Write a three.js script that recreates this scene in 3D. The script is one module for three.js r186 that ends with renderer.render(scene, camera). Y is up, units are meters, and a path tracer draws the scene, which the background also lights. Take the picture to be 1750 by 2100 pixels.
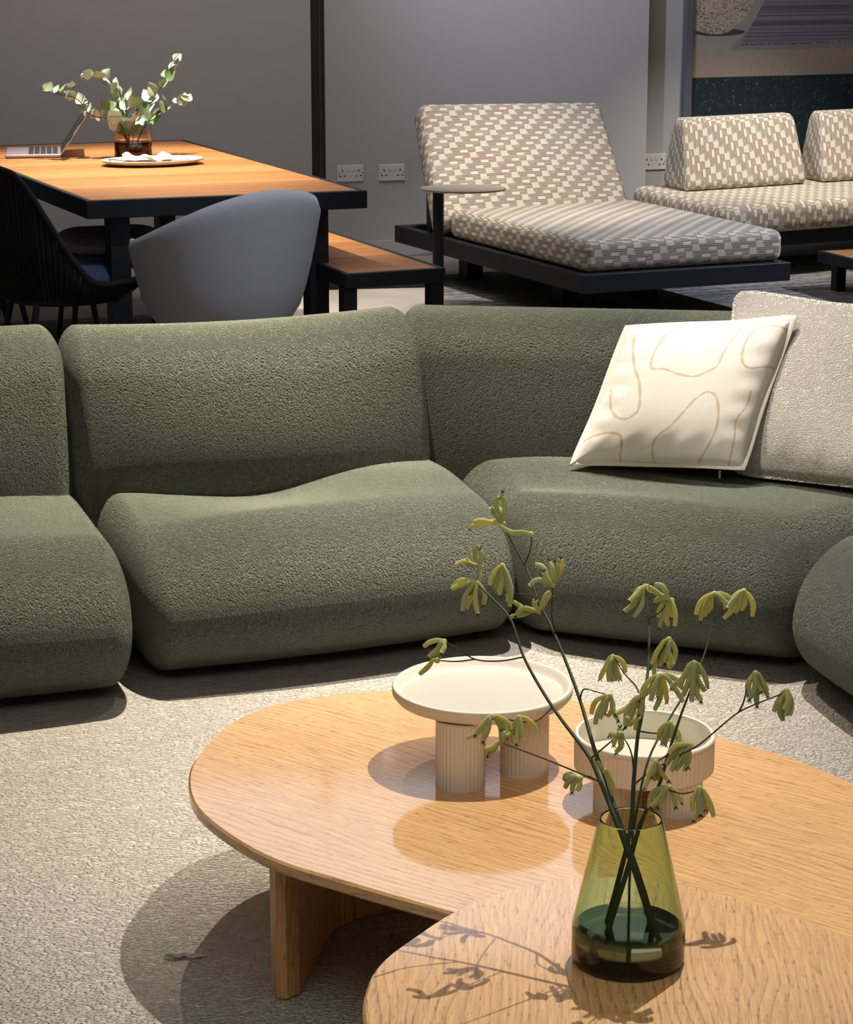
import * as THREE from 'three';
import { mergeGeometries } from 'three/addons/utils/BufferGeometryUtils.js';
import { RoundedBoxGeometry } from 'three/addons/geometries/RoundedBoxGeometry.js';
import { RectAreaLightUniformsLib } from 'three/addons/lights/RectAreaLightUniformsLib.js';

// ---------------------------------------------------------------- camera, light, exposure
RectAreaLightUniformsLib.init();
const scene = new THREE.Scene();
scene.background = new THREE.Color(0x050505);
const camera = new THREE.PerspectiveCamera(23.715, 1750 / 2100, 0.1, 60);
camera.position.set(0, 1.95, 0);
camera.rotation.x = THREE.MathUtils.degToRad(-14.5);
const renderer = new THREE.WebGLRenderer();
renderer.toneMapping = THREE.LinearToneMapping;
renderer.toneMappingExposure = 1.0;
renderer.shadowMap.enabled = true;

const CEIL = 3.4;
const WARM = 0xfff0dc, NEUTRAL = 0xfff6ec, COOL = 0xdfe8ff;
// unseen spots, out of view and placed by what they light: where the lamp hangs, what it is aimed at, candela, half cone in degrees, softness of the cone, colour
const SPOTS = [
  { at: [0.75, -4.85], to: [0.15, 0.3, -4.0], cd: 34, deg: 27.5, soft: 0.7, hue: NEUTRAL, label: 'unseen ceiling spotlight lighting the pebble coffee table' },
  { at: [-0.45, -6.55], to: [-0.5, 0.3, -5.85], cd: 72, deg: 29, soft: 1, hue: WARM, label: 'unseen ceiling spotlight lighting the middle sofa seat' },
  { at: [-0.55, -5.0], to: [1.2, 0.62, -6.35], cd: 26, deg: 11.5, soft: 0.8, hue: NEUTRAL, label: 'unseen ceiling spotlight aimed at the two pale cushions' },
  { at: [0.45, -6.55], to: [0.6, 0.4, -5.75], cd: 40, deg: 26, soft: 1, hue: NEUTRAL, label: 'unseen ceiling spotlight lighting the right sofa seat' },
  { at: [0.5, -7.9], to: [-0.72, 0.55, -9.0], cd: 12, deg: 20, soft: 1, hue: COOL, label: 'unseen ceiling spotlight aimed at the grey tub chair' },
  { at: [-4.3, -11.75], to: [-1.7, 0.0, -11.55], cd: 120, deg: 12, soft: 0.6, hue: NEUTRAL, label: 'unseen ceiling spotlight by the left wall aimed at the bare floor behind the dining table' },
  { at: [-1.35, -10.8], to: [-1.2, 0.75, -10.6], cd: 62, deg: 27, soft: 0.7, hue: WARM, label: 'unseen ceiling spotlight lighting the dining table' },
  { at: [0.25, -10.9], to: [0.5, 0.5, -12.0], cd: 30, deg: 20, soft: 0.9, hue: NEUTRAL, label: 'unseen ceiling spotlight lighting the reclining daybed' },
  { at: [2.35, -11.7], to: [1.95, 0.5, -12.9], cd: 40, deg: 22, soft: 0.9, hue: NEUTRAL, label: 'unseen ceiling spotlight lighting the patterned outdoor sofa' },
  { at: [4.6, -11.0], to: [1.6, 0.0, -11.2], cd: 60, deg: 16, soft: 0.5, hue: COOL, label: 'unseen ceiling spotlight by the right wall aimed under the daybed' },
  { at: [-0.2, -12.2], to: [-0.42, 0.0, -11.6], cd: 22, deg: 12, soft: 0.6, hue: NEUTRAL, label: 'unseen ceiling spotlight lighting the bare floor behind the bench' },
  { at: [0.2, -11.7], to: [0.75, 1.7, -13.3], cd: 12, deg: 38, soft: 1, hue: COOL, label: 'unseen ceiling spotlight washing the far wall behind the daybed' },
];
// unseen luminous ceiling panels, placed for soft light and the table sheen: centre x, z, size x, z, radiance
const PANELS = [
  { at: [-0.5, -10.95], size: [3.0, 2.6], power: 1.05, hue: 0xf2f4ff, label: 'large unseen luminous ceiling panel over the dining area, giving the sheen on the oak tables' },
  { at: [0.6, -7.4], size: [3.6, 1.2], power: 0.6, hue: 0xf4f4fa, label: 'long unseen luminous ceiling panel over the sofa back, placed for soft general light' },
  { at: [0.0, -1.6], size: [4.2, 2.2], power: 1.15, hue: 0xf6f4f0, label: 'large unseen luminous ceiling panel over the viewer, lighting the sides that face the camera' },
];

// ---------------------------------------------------------------- helpers
const V3 = (x, y, z) => new THREE.Vector3(x, y, z);
const D2R = Math.PI / 180;
let seedState = 7;
function rnd() { seedState = (seedState * 1664525 + 1013904223) >>> 0; return seedState / 4294967296; }
const reseed = (s) => { seedState = s >>> 0; };
const lerp = (a, b, t) => a + (b - a) * t;
const clamp = (x, a, b) => Math.min(b, Math.max(a, x));
const sstep = (a, b, x) => { const t = clamp((x - a) / (b - a), 0, 1); return t * t * (3 - 2 * t); };

const taken = new Map();
function numbered(name) {
  const n = taken.get(name) || 0; taken.set(name, n + 1);
  return n ? `${name}_${String(n).padStart(3, '0')}` : name;
}
function shade(o) { o.traverse((c) => { if (c.isMesh) { c.castShadow = true; c.receiveShadow = true; } }); return o; }
function tag(o, label, category, group, kind) {
  if (label) o.userData.label = label;
  if (category) o.userData.category = category;
  if (group) o.userData.group = group;
  if (kind) o.userData.kind = kind;
  return o;
}
function thing(name, label, category, pos = [0, 0, 0], turn = 0, group) {
  const o = new THREE.Group(); o.name = numbered(name);
  o.position.set(...pos); o.rotation.y = turn; tag(o, label, category, group); scene.add(o); return o;
}
function part(name, geo, mat, parent, pos, label) {
  const m = new THREE.Mesh(geo, mat); m.name = name; if (pos) m.position.set(...pos);
  if (label) m.userData.label = label;
  m.castShadow = m.receiveShadow = true; parent.add(m); return m;
}
function struct(name, geo, mat, label, category) {
  const m = part(name, geo, mat, scene); m.name = name; tag(m, label, category, null, 'structure'); return m;
}
const box = (w, h, d, x = 0, y = 0, z = 0) => new THREE.BoxGeometry(w, h, d).translate(x, y, z);
const rbx = (w, h, d, r = 0.004, x = 0, y = 0, z = 0) => new RoundedBoxGeometry(w, h, d, 2, Math.min(r, w / 2.01, h / 2.01, d / 2.01)).translate(x, y, z);
const merge = (list) => mergeGeometries(list.map((g) => { const q = g.index ? g.toNonIndexed() : g; for (const k of Object.keys(q.attributes)) if (!['position', 'normal', 'uv'].includes(k)) q.deleteAttribute(k); return q; }));
function tube(pts, r0, r1 = r0, rad = 8, seg = 0) {           // tapered tube through points, capped
  const curve = pts.length === 2 ? new THREE.LineCurve3(pts[0], pts[1]) : new THREE.CatmullRomCurve3(pts);
  const n = seg || (pts.length === 2 ? 1 : pts.length * 5);
  const g = new THREE.TubeGeometry(curve, n, 1, rad, false), p = g.attributes.position, c = V3(0, 0, 0);
  for (let i = 0; i <= n; i++) {
    curve.getPointAt(i / n, c);
    const r = typeof r0 === 'function' ? r0(i / n) : lerp(r0, r1, i / n);
    for (let j = 0; j <= rad; j++) { const k = i * (rad + 1) + j; p.setXYZ(k, c.x + (p.getX(k) - c.x) * r, c.y + (p.getY(k) - c.y) * r, c.z + (p.getZ(k) - c.z) * r); }
  }
  const idx = Array.from(g.index.array), base = p.count, pos = Array.from(p.array), uv = Array.from(g.attributes.uv.array);
  for (const e of [0, n]) { curve.getPointAt(e / n, c); const at = pos.length / 3; pos.push(c.x, c.y, c.z); uv.push(0.5, 0.5);
    for (let j = 0; j < rad; j++) { const a = e * (rad + 1) + j, b = a + 1; if (e === 0) idx.push(at, b, a); else idx.push(at, a, b); } }
  const q = new THREE.BufferGeometry();
  q.setAttribute('position', new THREE.Float32BufferAttribute(pos, 3)); q.setAttribute('uv', new THREE.Float32BufferAttribute(uv, 2));
  q.setIndex(idx); q.computeVertexNormals(); return q;
}
function smoothNormals(g) {                                    // one normal for all vertices that share a place
  g.computeVertexNormals();
  const p = g.attributes.position, n = g.attributes.normal, sums = new Map(), keys = [];
  for (let i = 0; i < p.count; i++) {
    const k = `${Math.round(p.getX(i) * 2e4)},${Math.round(p.getY(i) * 2e4)},${Math.round(p.getZ(i) * 2e4)}`; keys.push(k);
    const s = sums.get(k) || [0, 0, 0]; s[0] += n.getX(i); s[1] += n.getY(i); s[2] += n.getZ(i); sums.set(k, s);
  }
  for (let i = 0; i < p.count; i++) { const s = sums.get(keys[i]), l = Math.hypot(...s) || 1; n.setXYZ(i, s[0] / l, s[1] / l, s[2] / l); }
  return g;
}
// A box with elliptical edge rounding whose unit coordinates (u, w, v) in 0..1 are then mapped into the world. uv in metres.
function puff(dim, rad, seg, map) {
  const g = new THREE.BoxGeometry(2, 2, 2, seg[0], seg[1], seg[2]), p = g.attributes.position, uv = g.attributes.uv;
  const out = V3(0, 0, 0), half = dim.map((d) => d / 2);
  const spread = (s, a) => { const f = Math.abs(s); return Math.sign(s) * (f < 0.55 ? f / 0.55 * a : a + (f - 0.55) / 0.45 * (1 - a)); };
  const vertsPer = []; for (const gr of g.groups) vertsPer.push(gr);
  const face = new Int8Array(p.count);
  g.groups.forEach((gr, fi) => { for (let i = gr.start; i < gr.start + gr.count; i++) face[g.index.getX(i)] = fi >> 1; });
  for (let i = 0; i < p.count; i++) {
    const raw = [p.getX(i), p.getY(i), p.getZ(i)];
    const q = raw.map((s, k) => spread(s, 1 - rad[k] / half[k]) * half[k]);
    const inn = q.map((s, k) => clamp(s, -(half[k] - rad[k]), half[k] - rad[k]));
    const d = q.map((s, k) => (s - inn[k]) / rad[k]);
    const l = Math.hypot(...d);
    const e = l > 1e-6 ? d.map((s, k) => inn[k] + s / l * rad[k]) : q;
    const f = face[i];
    if (f === 0) uv.setXY(i, q[2], q[1]); else if (f === 1) uv.setXY(i, q[0], -q[2] + 0.37); else uv.setXY(i, q[0], q[1]);
    map(e[0] / dim[0] + 0.5, e[1] / dim[1] + 0.5, 0.5 - e[2] / dim[2], out);
    p.setXYZ(i, out.x, out.y, out.z);
  }
  return smoothNormals(g);
}
// prism over a plan polygon of [x, z] points (any order), with chamfered top and bottom edge; uv = plan metres turned by ang
function prism(pts, y0, y1, ang = 0, bev = 0.003) {
  let area = 0; pts.forEach(([x, z], i) => { const [a, b] = pts[(i + 1) % pts.length]; area += x * b - a * z; });
  const ring = area > 0 ? pts : [...pts].reverse();
  const inset = (d) => ring.map((q, i) => {
    const a = ring[(i + ring.length - 1) % ring.length], b = ring[(i + 1) % ring.length];
    const e1 = [q[0] - a[0], q[1] - a[1]], e2 = [b[0] - q[0], b[1] - q[1]], l1 = Math.hypot(...e1) || 1, l2 = Math.hypot(...e2) || 1;
    const n1 = [-e1[1] / l1, e1[0] / l1], n2 = [-e2[1] / l2, e2[0] / l2], k = 1 + n1[0] * n2[0] + n1[1] * n2[1];
    return [q[0] + d * (n1[0] + n2[0]) / Math.max(k, 0.3), q[1] + d * (n1[1] + n2[1]) / Math.max(k, 0.3)];
  });
  const inn = inset(bev), rows = [[inn, y0], [ring, y0 + bev], [ring, y1 - bev], [inn, y1]];
  const pos = [], uv = [], c = Math.cos(ang), s = Math.sin(ang);
  const put = (x, y, z, u, v) => { pos.push(x, y, z); uv.push(u, v); };
  const flat = (x, z) => [x * c - z * s, x * s + z * c];
  let run = 0;
  for (let i = 0; i < ring.length; i++) {
    const j = (i + 1) % ring.length, len = Math.hypot(ring[j][0] - ring[i][0], ring[j][1] - ring[i][1]);
    for (let r = 0; r < 3; r++) {
      const [A, ya] = rows[r], [B, yb] = rows[r + 1];
      const a = A[i], b = A[j], d = B[j], e = B[i];
      const P = [[a[0], ya, a[1], run, ya], [b[0], ya, b[1], run + len, ya], [d[0], yb, d[1], run + len, yb], [e[0], yb, e[1], run, yb]];
      for (const k of [0, 2, 1, 0, 3, 2]) put(...P[k]);
    }
    run += len;
  }
  const tri = THREE.ShapeUtils.triangulateShape(inn.map(([x, z]) => new THREE.Vector2(x, z)), []);
  for (const t of tri) {
    for (const k of [t[0], t[2], t[1]]) put(inn[k][0], y1, inn[k][1], ...flat(inn[k][0], inn[k][1]));
    for (const k of t) put(inn[k][0], y0, inn[k][1], ...flat(inn[k][0], inn[k][1]));
  }
  const g = new THREE.BufferGeometry();
  g.setAttribute('position', new THREE.Float32BufferAttribute(pos, 3)); g.setAttribute('uv', new THREE.Float32BufferAttribute(uv, 2));
  g.computeVertexNormals(); return g;
}
function loopOutline(pts, n) {                                 // closed smooth curve through plan points
  const c = new THREE.CatmullRomCurve3(pts.map(([x, z]) => V3(x, 0, z)), true, 'centripetal');
  return c.getSpacedPoints(n).slice(0, n).map((p) => [p.x, p.z]);
}
function grid(nu, nv, f, closeU = false) {                     // parametric sheet
  const pos = [], uv = [], idx = [], o = [0, 0, 0, 0, 0];
  for (let j = 0; j <= nv; j++) for (let i = 0; i <= nu; i++) { const q = f(i / nu, j / nv, o); pos.push(q[0], q[1], q[2]); uv.push(q[3] ?? i / nu, q[4] ?? j / nv); }
  for (let j = 0; j < nv; j++) for (let i = 0; i < nu; i++) { const a = j * (nu + 1) + i, b = a + 1, c = a + nu + 1, d = c + 1; idx.push(a, b, d, a, d, c); }
  const g = new THREE.BufferGeometry();
  g.setAttribute('position', new THREE.Float32BufferAttribute(pos, 3)); g.setAttribute('uv', new THREE.Float32BufferAttribute(uv, 2)); g.setIndex(idx);
  return closeU ? smoothNormals(g) : (g.computeVertexNormals(), g);
}
const lathe = (pts, n = 64) => new THREE.LatheGeometry(pts.map(([r, y]) => new THREE.Vector2(r, y)), n);

// ---------------------------------------------------------------- textures
function noiseField(seed, per) {                               // tileable value noise
  const t = new Float32Array(per * per); reseed(seed); for (let i = 0; i < t.length; i++) t[i] = rnd();
  return (x, y) => {
    const xi = Math.floor(x), yi = Math.floor(y), fx = x - xi, fy = y - yi, u = fx * fx * (3 - 2 * fx), v = fy * fy * (3 - 2 * fy);
    const a = ((xi % per) + per) % per, b = (a + 1) % per, c = ((yi % per) + per) % per, d = (c + 1) % per;
    return lerp(lerp(t[c * per + a], t[c * per + b], u), lerp(t[d * per + a], t[d * per + b], u), v);
  };
}
function dataTex(w, h, f, srgb, tileU, tileV) {
  const d = new Uint8Array(w * h * 4), o = [0, 0, 0];
  for (let y = 0; y < h; y++) for (let x = 0; x < w; x++) { const q = f(x, y, o); const k = (y * w + x) * 4; d[k] = clamp(q[0], 0, 255); d[k + 1] = clamp(q[1], 0, 255); d[k + 2] = clamp(q[2], 0, 255); d[k + 3] = 255; }
  const t = new THREE.DataTexture(d, w, h); t.wrapS = t.wrapT = THREE.RepeatWrapping; t.magFilter = THREE.LinearFilter; t.minFilter = THREE.LinearMipmapLinearFilter; t.generateMipmaps = true;
  if (srgb) t.colorSpace = THREE.SRGBColorSpace; t.repeat.set(1 / tileU, 1 / tileV); t.needsUpdate = true; return t;
}
function strokes(size, count, len, wid, aniso, curl, seed) {   // height field of short curled yarn ends, wrapping round
  const h = new Float32Array(size * size); reseed(seed);
  for (let s = 0; s < count; s++) {
    let x = rnd() * size, y = rnd() * size, a = aniso ? (rnd() - 0.5) * aniso : rnd() * Math.PI * 2;
    const top = 0.45 + 0.55 * rnd(), bend = (rnd() - 0.5) * curl, n = Math.ceil(len * (0.6 + 0.8 * rnd())), r = Math.ceil(wid);
    for (let i = 0; i < n; i++) {
      const e = Math.sin(Math.PI * (i + 0.5) / n) ** 0.5;
      for (let dy = -r; dy <= r; dy++) for (let dx = -r; dx <= r; dx++) {
        const q = 1 - (dx * dx + dy * dy) / (wid * wid); if (q <= 0) continue;
        const k = (((Math.round(y) + dy) % size + size) % size) * size + ((Math.round(x) + dx) % size + size) % size;
        const v = top * e * Math.sqrt(q); if (v > h[k]) h[k] = v;
      }
      x += Math.cos(a); y += Math.sin(a); a += bend;
    }
  }
  return h;
}
const heightTex = (h, size, tile, tileV = tile) => dataTex(size, size, (x, y, o) => { o[0] = o[1] = o[2] = h[y * size + x] * 255; return o; }, false, tile, tileV);

const nA = noiseField(11, 64), nB = noiseField(23, 64), nC = noiseField(37, 128);
const boucleBump = heightTex(strokes(1024, 15000, 17, 4.0, 0, 0.28, 101), 1024, 0.38);
const rugH = strokes(1024, 16000, 14, 4.0, 0.9, 0.06, 202);
const rugBump = heightTex(rugH, 1024, 0.6);
const rugColor = dataTex(1024, 1024, (x, y, o) => {
  const big = nA(x / 32, y / 16) * 0.5 + nB(x / 8, y / 4) * 0.5, fleck = nC(x / 8, y / 4);
  const k = 0.90 + 0.12 * big - (fleck > 0.8 ? 0.12 * (fleck - 0.8) / 0.2 : 0);
  o[0] = 206 * k; o[1] = 199 * k; o[2] = 187 * k; return o;
}, true, 0.9, 0.9);
// oak: cathedral figure, straight grain and short open pores
const tileNoise = (seed, nx, ny) => { const t = new Float32Array(nx * ny); reseed(seed); for (let i = 0; i < t.length; i++) t[i] = rnd(); return (u, v) => { const x = u * nx, y = v * ny, xi = Math.floor(x), yi = Math.floor(y), fx = x - xi, fy = y - yi, a = fx * fx * (3 - 2 * fx), b = fy * fy * (3 - 2 * fy), x0 = xi % nx, x1 = (x0 + 1) % nx, y0 = yi % ny, y1 = (y0 + 1) % ny; return lerp(lerp(t[y0 * nx + x0], t[y0 * nx + x1], a), lerp(t[y1 * nx + x0], t[y1 * nx + x1], a), b); }; };
const oF = tileNoise(61, 18, 150), oP = tileNoise(62, 56, 256), oW = tileNoise(63, 3, 6), oV = tileNoise(64, 8, 12), oJ = tileNoise(65, 60, 40), oM = tileNoise(66, 3, 7);
const oakCell = (x, y) => {
  const u = x / 1024, v = y / 1024, f = v * 30 + 3.6 * oW(u, v) + 0.8 * oV(u, v) + 0.12 * oJ(u, v), ring = f - Math.floor(f);
  const line = Math.pow(ring, 5) * (0.25 + 0.9 * oM(u, v)), pore = sstep(0.66, 0.9, oP(u, v)), fine = oF(u, v) - 0.5;
  return 0.26 * line + 0.13 * fine + pore * (0.09 + 0.16 * ring * ring);
};
const oakTex = dataTex(1024, 1024, (x, y, o) => { const k = 1 - oakCell(x, y); o[0] = 212 * k; o[1] = 164 * (k * 1.05 - 0.05); o[2] = 106 * (k * 1.12 - 0.12); return o; }, true, 0.9, 0.45);
const oakBump = dataTex(1024, 1024, (x, y, o) => { o[0] = o[1] = o[2] = 230 - 400 * Math.max(0, oakCell(x, y)); return o; }, false, 0.9, 0.45);
const teakTex = dataTex(512, 512, (x, y, o) => {
  const f = y * 0.09 + nA(x * 0.015, y * 0.06) * 3, r = f - Math.floor(f), fine = nC(x / 16, y / 1.3);
  const k = 1 - 0.22 * r * r - 0.16 * (fine - 0.5); o[0] = 196 * k; o[1] = 137 * (k - 0.01); o[2] = 76 * (k - 0.02); return o;
}, true, 0.8, 0.25);
const weaveH = new Float32Array(256 * 256); for (let y = 0; y < 256; y++) for (let x = 0; x < 256; x++) { const a = Math.sin(x * Math.PI / 4), b = Math.sin(y * Math.PI / 4), c = ((x >> 2) + (y >> 2)) & 1; weaveH[y * 256 + x] = 0.3 + 0.4 * (c ? Math.abs(a) : Math.abs(b)) + 0.3 * nC(x / 2, y / 2); }
const weaveBump = heightTex(weaveH, 256, 0.13);
const slubBump = heightTex(strokes(1024, 20000, 12, 3.6, 0.8, 0.12, 303), 1024, 0.5);
const plaster = dataTex(256, 256, (x, y, o) => { const v = 128 + 60 * (nC(x / 2, y / 2) - 0.5) + 60 * (nB(x / 8, y / 8) - 0.5); o[0] = o[1] = o[2] = v; return o; }, false, 0.5, 0.5);
const stripeTex = dataTex(512, 512, (x, y, o) => {            // flat woven striped outdoor rug: stripes run along u
  const row = y >> 3, band = nB(row * 0.9, 3.3), fl = nC(x / 10, row * 3.1), k = 0.68 + 0.5 * (band - 0.5) + 0.35 * (fl - 0.5) - ((y & 7) < 2 ? 0.16 : 0);
  o[0] = 182 * k; o[1] = 177 * k; o[2] = 172 * k; return o;
}, true, 1.2, 0.9);
const stoneTex = dataTex(512, 512, (x, y, o) => { const k = 0.94 + 0.06 * nA(x / 32, y / 32) + 0.04 * (nC(x / 2, y / 2) - 0.5); o[0] = 182 * k; o[1] = 172 * k; o[2] = 160 * k; return o; }, true, 1.5, 1.5);
function canvasTex(w, h, draw, tileU, tileV) {
  const c = document.createElement('canvas'); c.width = w; c.height = h; draw(c.getContext('2d'), w, h);
  const t = new THREE.CanvasTexture(c); t.colorSpace = THREE.SRGBColorSpace; t.wrapS = t.wrapT = THREE.RepeatWrapping; t.anisotropy = 8;
  if (tileU) t.repeat.set(1 / tileU, 1 / tileV); return t;
}
// stepped ribbon weave of the outdoor upholstery: cream squares between short double-striped bars
const stepTex = canvasTex(1024, 1024, (g, w, h) => {
  g.fillStyle = '#d6ccba'; g.fillRect(0, 0, w, h); reseed(515);
  const rows = 20, rh = h / rows, per = w / 4, hues = ['#63594f', '#5f7262', '#754a47', '#7d7f60', '#5c5655', '#645b53'], taupe = ['#9c9082', '#978e84', '#a0968a'];
  for (let r = 0; r < rows; r++) for (let c = 0; c < 5; c++) {
    const x0 = c * per - ((r * per * 0.2) % per), y0 = r * rh, F = (col, a, b, t, e) => { g.fillStyle = col; g.fillRect(x0 + a * per, y0 + t * rh, (b - a) * per, (e - t) * rh); };
    const tp = taupe[Math.floor(rnd() * 3)], tq = taupe[Math.floor(rnd() * 3)];
    F('#c6baa8', 0.2, 1.0, 0.0, 1.0);
    for (const [a, b] of [[0.2, 0.44], [0.48, 0.93]]) { const hue = hues[Math.floor(rnd() * hues.length)]; F(hue, a, b, 0.04, 0.15); F(hue, a, b, 0.3, 0.42); }
    F(tp, 0.25, 0.46, 0.52, 0.95); F(tp, 0.445, 0.485, 0.02, 0.95); F('#ddd4c3', 0.52, 0.73, 0.5, 0.98); F(tq, 0.75, 0.98, 0.55, 0.98); F(tq, 0.93, 0.985, 0.02, 0.98);
  }
}, 0.66, 0.66);
const stepTexTurned = stepTex.clone(); stepTexTurned.rotation = Math.PI / 2; stepTexTurned.needsUpdate = true;
const printTex = canvasTex(1024, 1024, (g, w) => {            // linen with hand-drawn tan outlines
  g.fillStyle = '#ece7dc'; g.fillRect(0, 0, w, w); reseed(77);
  for (let i = 0; i < 5200; i++) { const x = rnd() * w, y = rnd() * w, l = 10 + rnd() * 50; g.fillStyle = rnd() < 0.5 ? 'rgba(250,247,240,0.35)' : 'rgba(214,204,186,0.28)'; if (rnd() < 0.6) g.fillRect(x, y, l, 2); else g.fillRect(x, y, 2, l * 0.6); }
  const S = (pts, wid) => { g.strokeStyle = '#d3bfa6'; g.lineCap = 'round'; g.lineJoin = 'round'; for (let k = 0; k < pts.length - 1; k++) { g.lineWidth = wid * (0.55 + 0.75 * Math.abs(Math.sin(k * 0.55 + pts[0][0]))); g.beginPath(); g.moveTo(pts[k][0] * w, pts[k][1] * w); g.lineTo(pts[k + 1][0] * w, pts[k + 1][1] * w); g.stroke(); } };
  const smooth = (p) => { const c = new THREE.CatmullRomCurve3(p.map(([a, b]) => V3(a, b, 0))); return c.getPoints(60).map((q) => [q.x, q.y]); };
  S(smooth([[0.08, 0.08], [0.12, 0.22], [0.18, 0.36], [0.24, 0.46], [0.29, 0.60], [0.30, 0.68], [0.25, 0.73], [0.18, 0.71], [0.12, 0.64], [0.09, 0.56], [0.07, 0.5]]), 15);
  S(smooth([[0.37, 0.0], [0.30, 0.08], [0.27, 0.18], [0.27, 0.33], [0.30, 0.37], [0.36, 0.37], [0.46, 0.41], [0.57, 0.43], [0.63, 0.40], [0.68, 0.36], [0.69, 0.24], [0.72, 0.12], [0.72, 0.0]]), 13);
  S(smooth([[1.0, 0.08], [0.92, 0.06], [0.84, 0.07], [0.80, 0.14], [0.80, 0.26], [0.83, 0.34], [0.88, 0.37], [0.96, 0.35], [1.0, 0.34]]), 13);
  S(smooth([[0.48, 1.0], [0.46, 0.92], [0.47, 0.85], [0.53, 0.78], [0.58, 0.68], [0.63, 0.58], [0.68, 0.54], [0.73, 0.56], [0.78, 0.66], [0.80, 0.78], [0.78, 0.90], [0.74, 1.0]]), 13);
  S(smooth([[0.0, 0.86], [0.08, 0.83], [0.17, 0.82], [0.24, 0.84], [0.27, 0.90], [0.28, 1.0]]), 14);
  S(smooth([[0.93, 0.52], [0.93, 0.62], [0.90, 0.72], [0.92, 0.85], [0.92, 1.0]]), 11);
});
const posterTex = canvasTex(1024, 1024, (g, w, h) => {         // printed photograph: paving, striped mat, stone pot, kerb, clipped hedge
  const Y = (m) => h * (1 - m / 2.2), X = (m) => w * m / 2.2;
  g.fillStyle = '#8d8784'; g.fillRect(0, 0, w, h); reseed(909);
  g.fillStyle = '#9d9894'; g.beginPath(); g.moveTo(X(0.18), Y(1.0)); g.lineTo(X(0.62), Y(1.4)); g.lineTo(X(0.62), Y(2.2)); g.lineTo(0, Y(2.2)); g.lineTo(0, Y(1.0)); g.fill();
  g.fillStyle = '#77737d'; g.beginPath(); g.moveTo(X(0.295), Y(1.065)); g.lineTo(w, Y(1.09)); g.lineTo(w, 0); g.lineTo(X(0.95), 0); g.fill();
  g.save(); g.clip(); for (let y = 0; y < Y(1.05); y += 4) { const k = rnd(); g.fillStyle = k < 0.4 ? 'rgba(60,58,72,0.45)' : k < 0.7 ? 'rgba(176,170,180,0.3)' : 'rgba(110,104,118,0.3)'; g.fillRect(0, y, w, 2 + rnd() * 2); } g.restore();
  for (let x = X(0.295); x < w; x += 5) { g.fillStyle = rnd() < 0.5 ? '#56525e' : '#8d8890'; g.fillRect(x, Y(1.07) - rnd() * 4, 4, 3); }
  g.fillStyle = '#4d463f'; g.beginPath(); g.ellipse(X(0.17), Y(1.14), X(0.15), X(0.02), 0, 0, 7); g.fill();
  g.fillStyle = '#b5a796'; g.beginPath(); g.moveTo(X(0.0), Y(1.19)); g.quadraticCurveTo(X(0.02), Y(1.13), X(0.17), Y(1.13)); g.quadraticCurveTo(X(0.27), Y(1.14), X(0.36), Y(1.28)); g.quadraticCurveTo(X(0.42), Y(1.45), X(0.36), Y(1.62)); g.lineTo(X(0.0), Y(1.62)); g.fill();
  g.save(); g.clip(); for (let i = 0; i < 2600; i++) { g.fillStyle = rnd() < 0.5 ? 'rgba(70,62,52,0.5)' : 'rgba(226,214,196,0.5)'; g.fillRect(rnd() * X(0.45), Y(1.12 + rnd() * 0.55), 2 + rnd() * 5, 1 + rnd() * 2.5); } g.restore();
  g.fillStyle = '#a39382'; g.fillRect(0, Y(1.04), w, Y(0.895) - Y(1.04)); for (let i = 0; i < 2500; i++) { g.fillStyle = rnd() < 0.5 ? 'rgba(120,104,90,0.25)' : 'rgba(206,190,170,0.25)'; g.fillRect(rnd() * w, Y(1.04) + rnd() * (Y(0.895) - Y(1.04)), 3, 2); }
  g.fillStyle = '#1b2a30'; g.fillRect(0, Y(0.895), w, h); for (let i = 0; i < 9000; i++) { const k = rnd(); g.fillStyle = k < 0.75 ? 'rgba(32,52,54,0.8)' : k < 0.95 ? 'rgba(66,90,84,0.7)' : 'rgba(120,132,116,0.7)'; g.beginPath(); g.ellipse(rnd() * w, Y(0.89) + rnd() * (h - Y(0.89)), 1 + rnd() * 3, 1 + rnd() * 2, rnd() * 3, 0, 7); g.fill(); }
});

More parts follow.
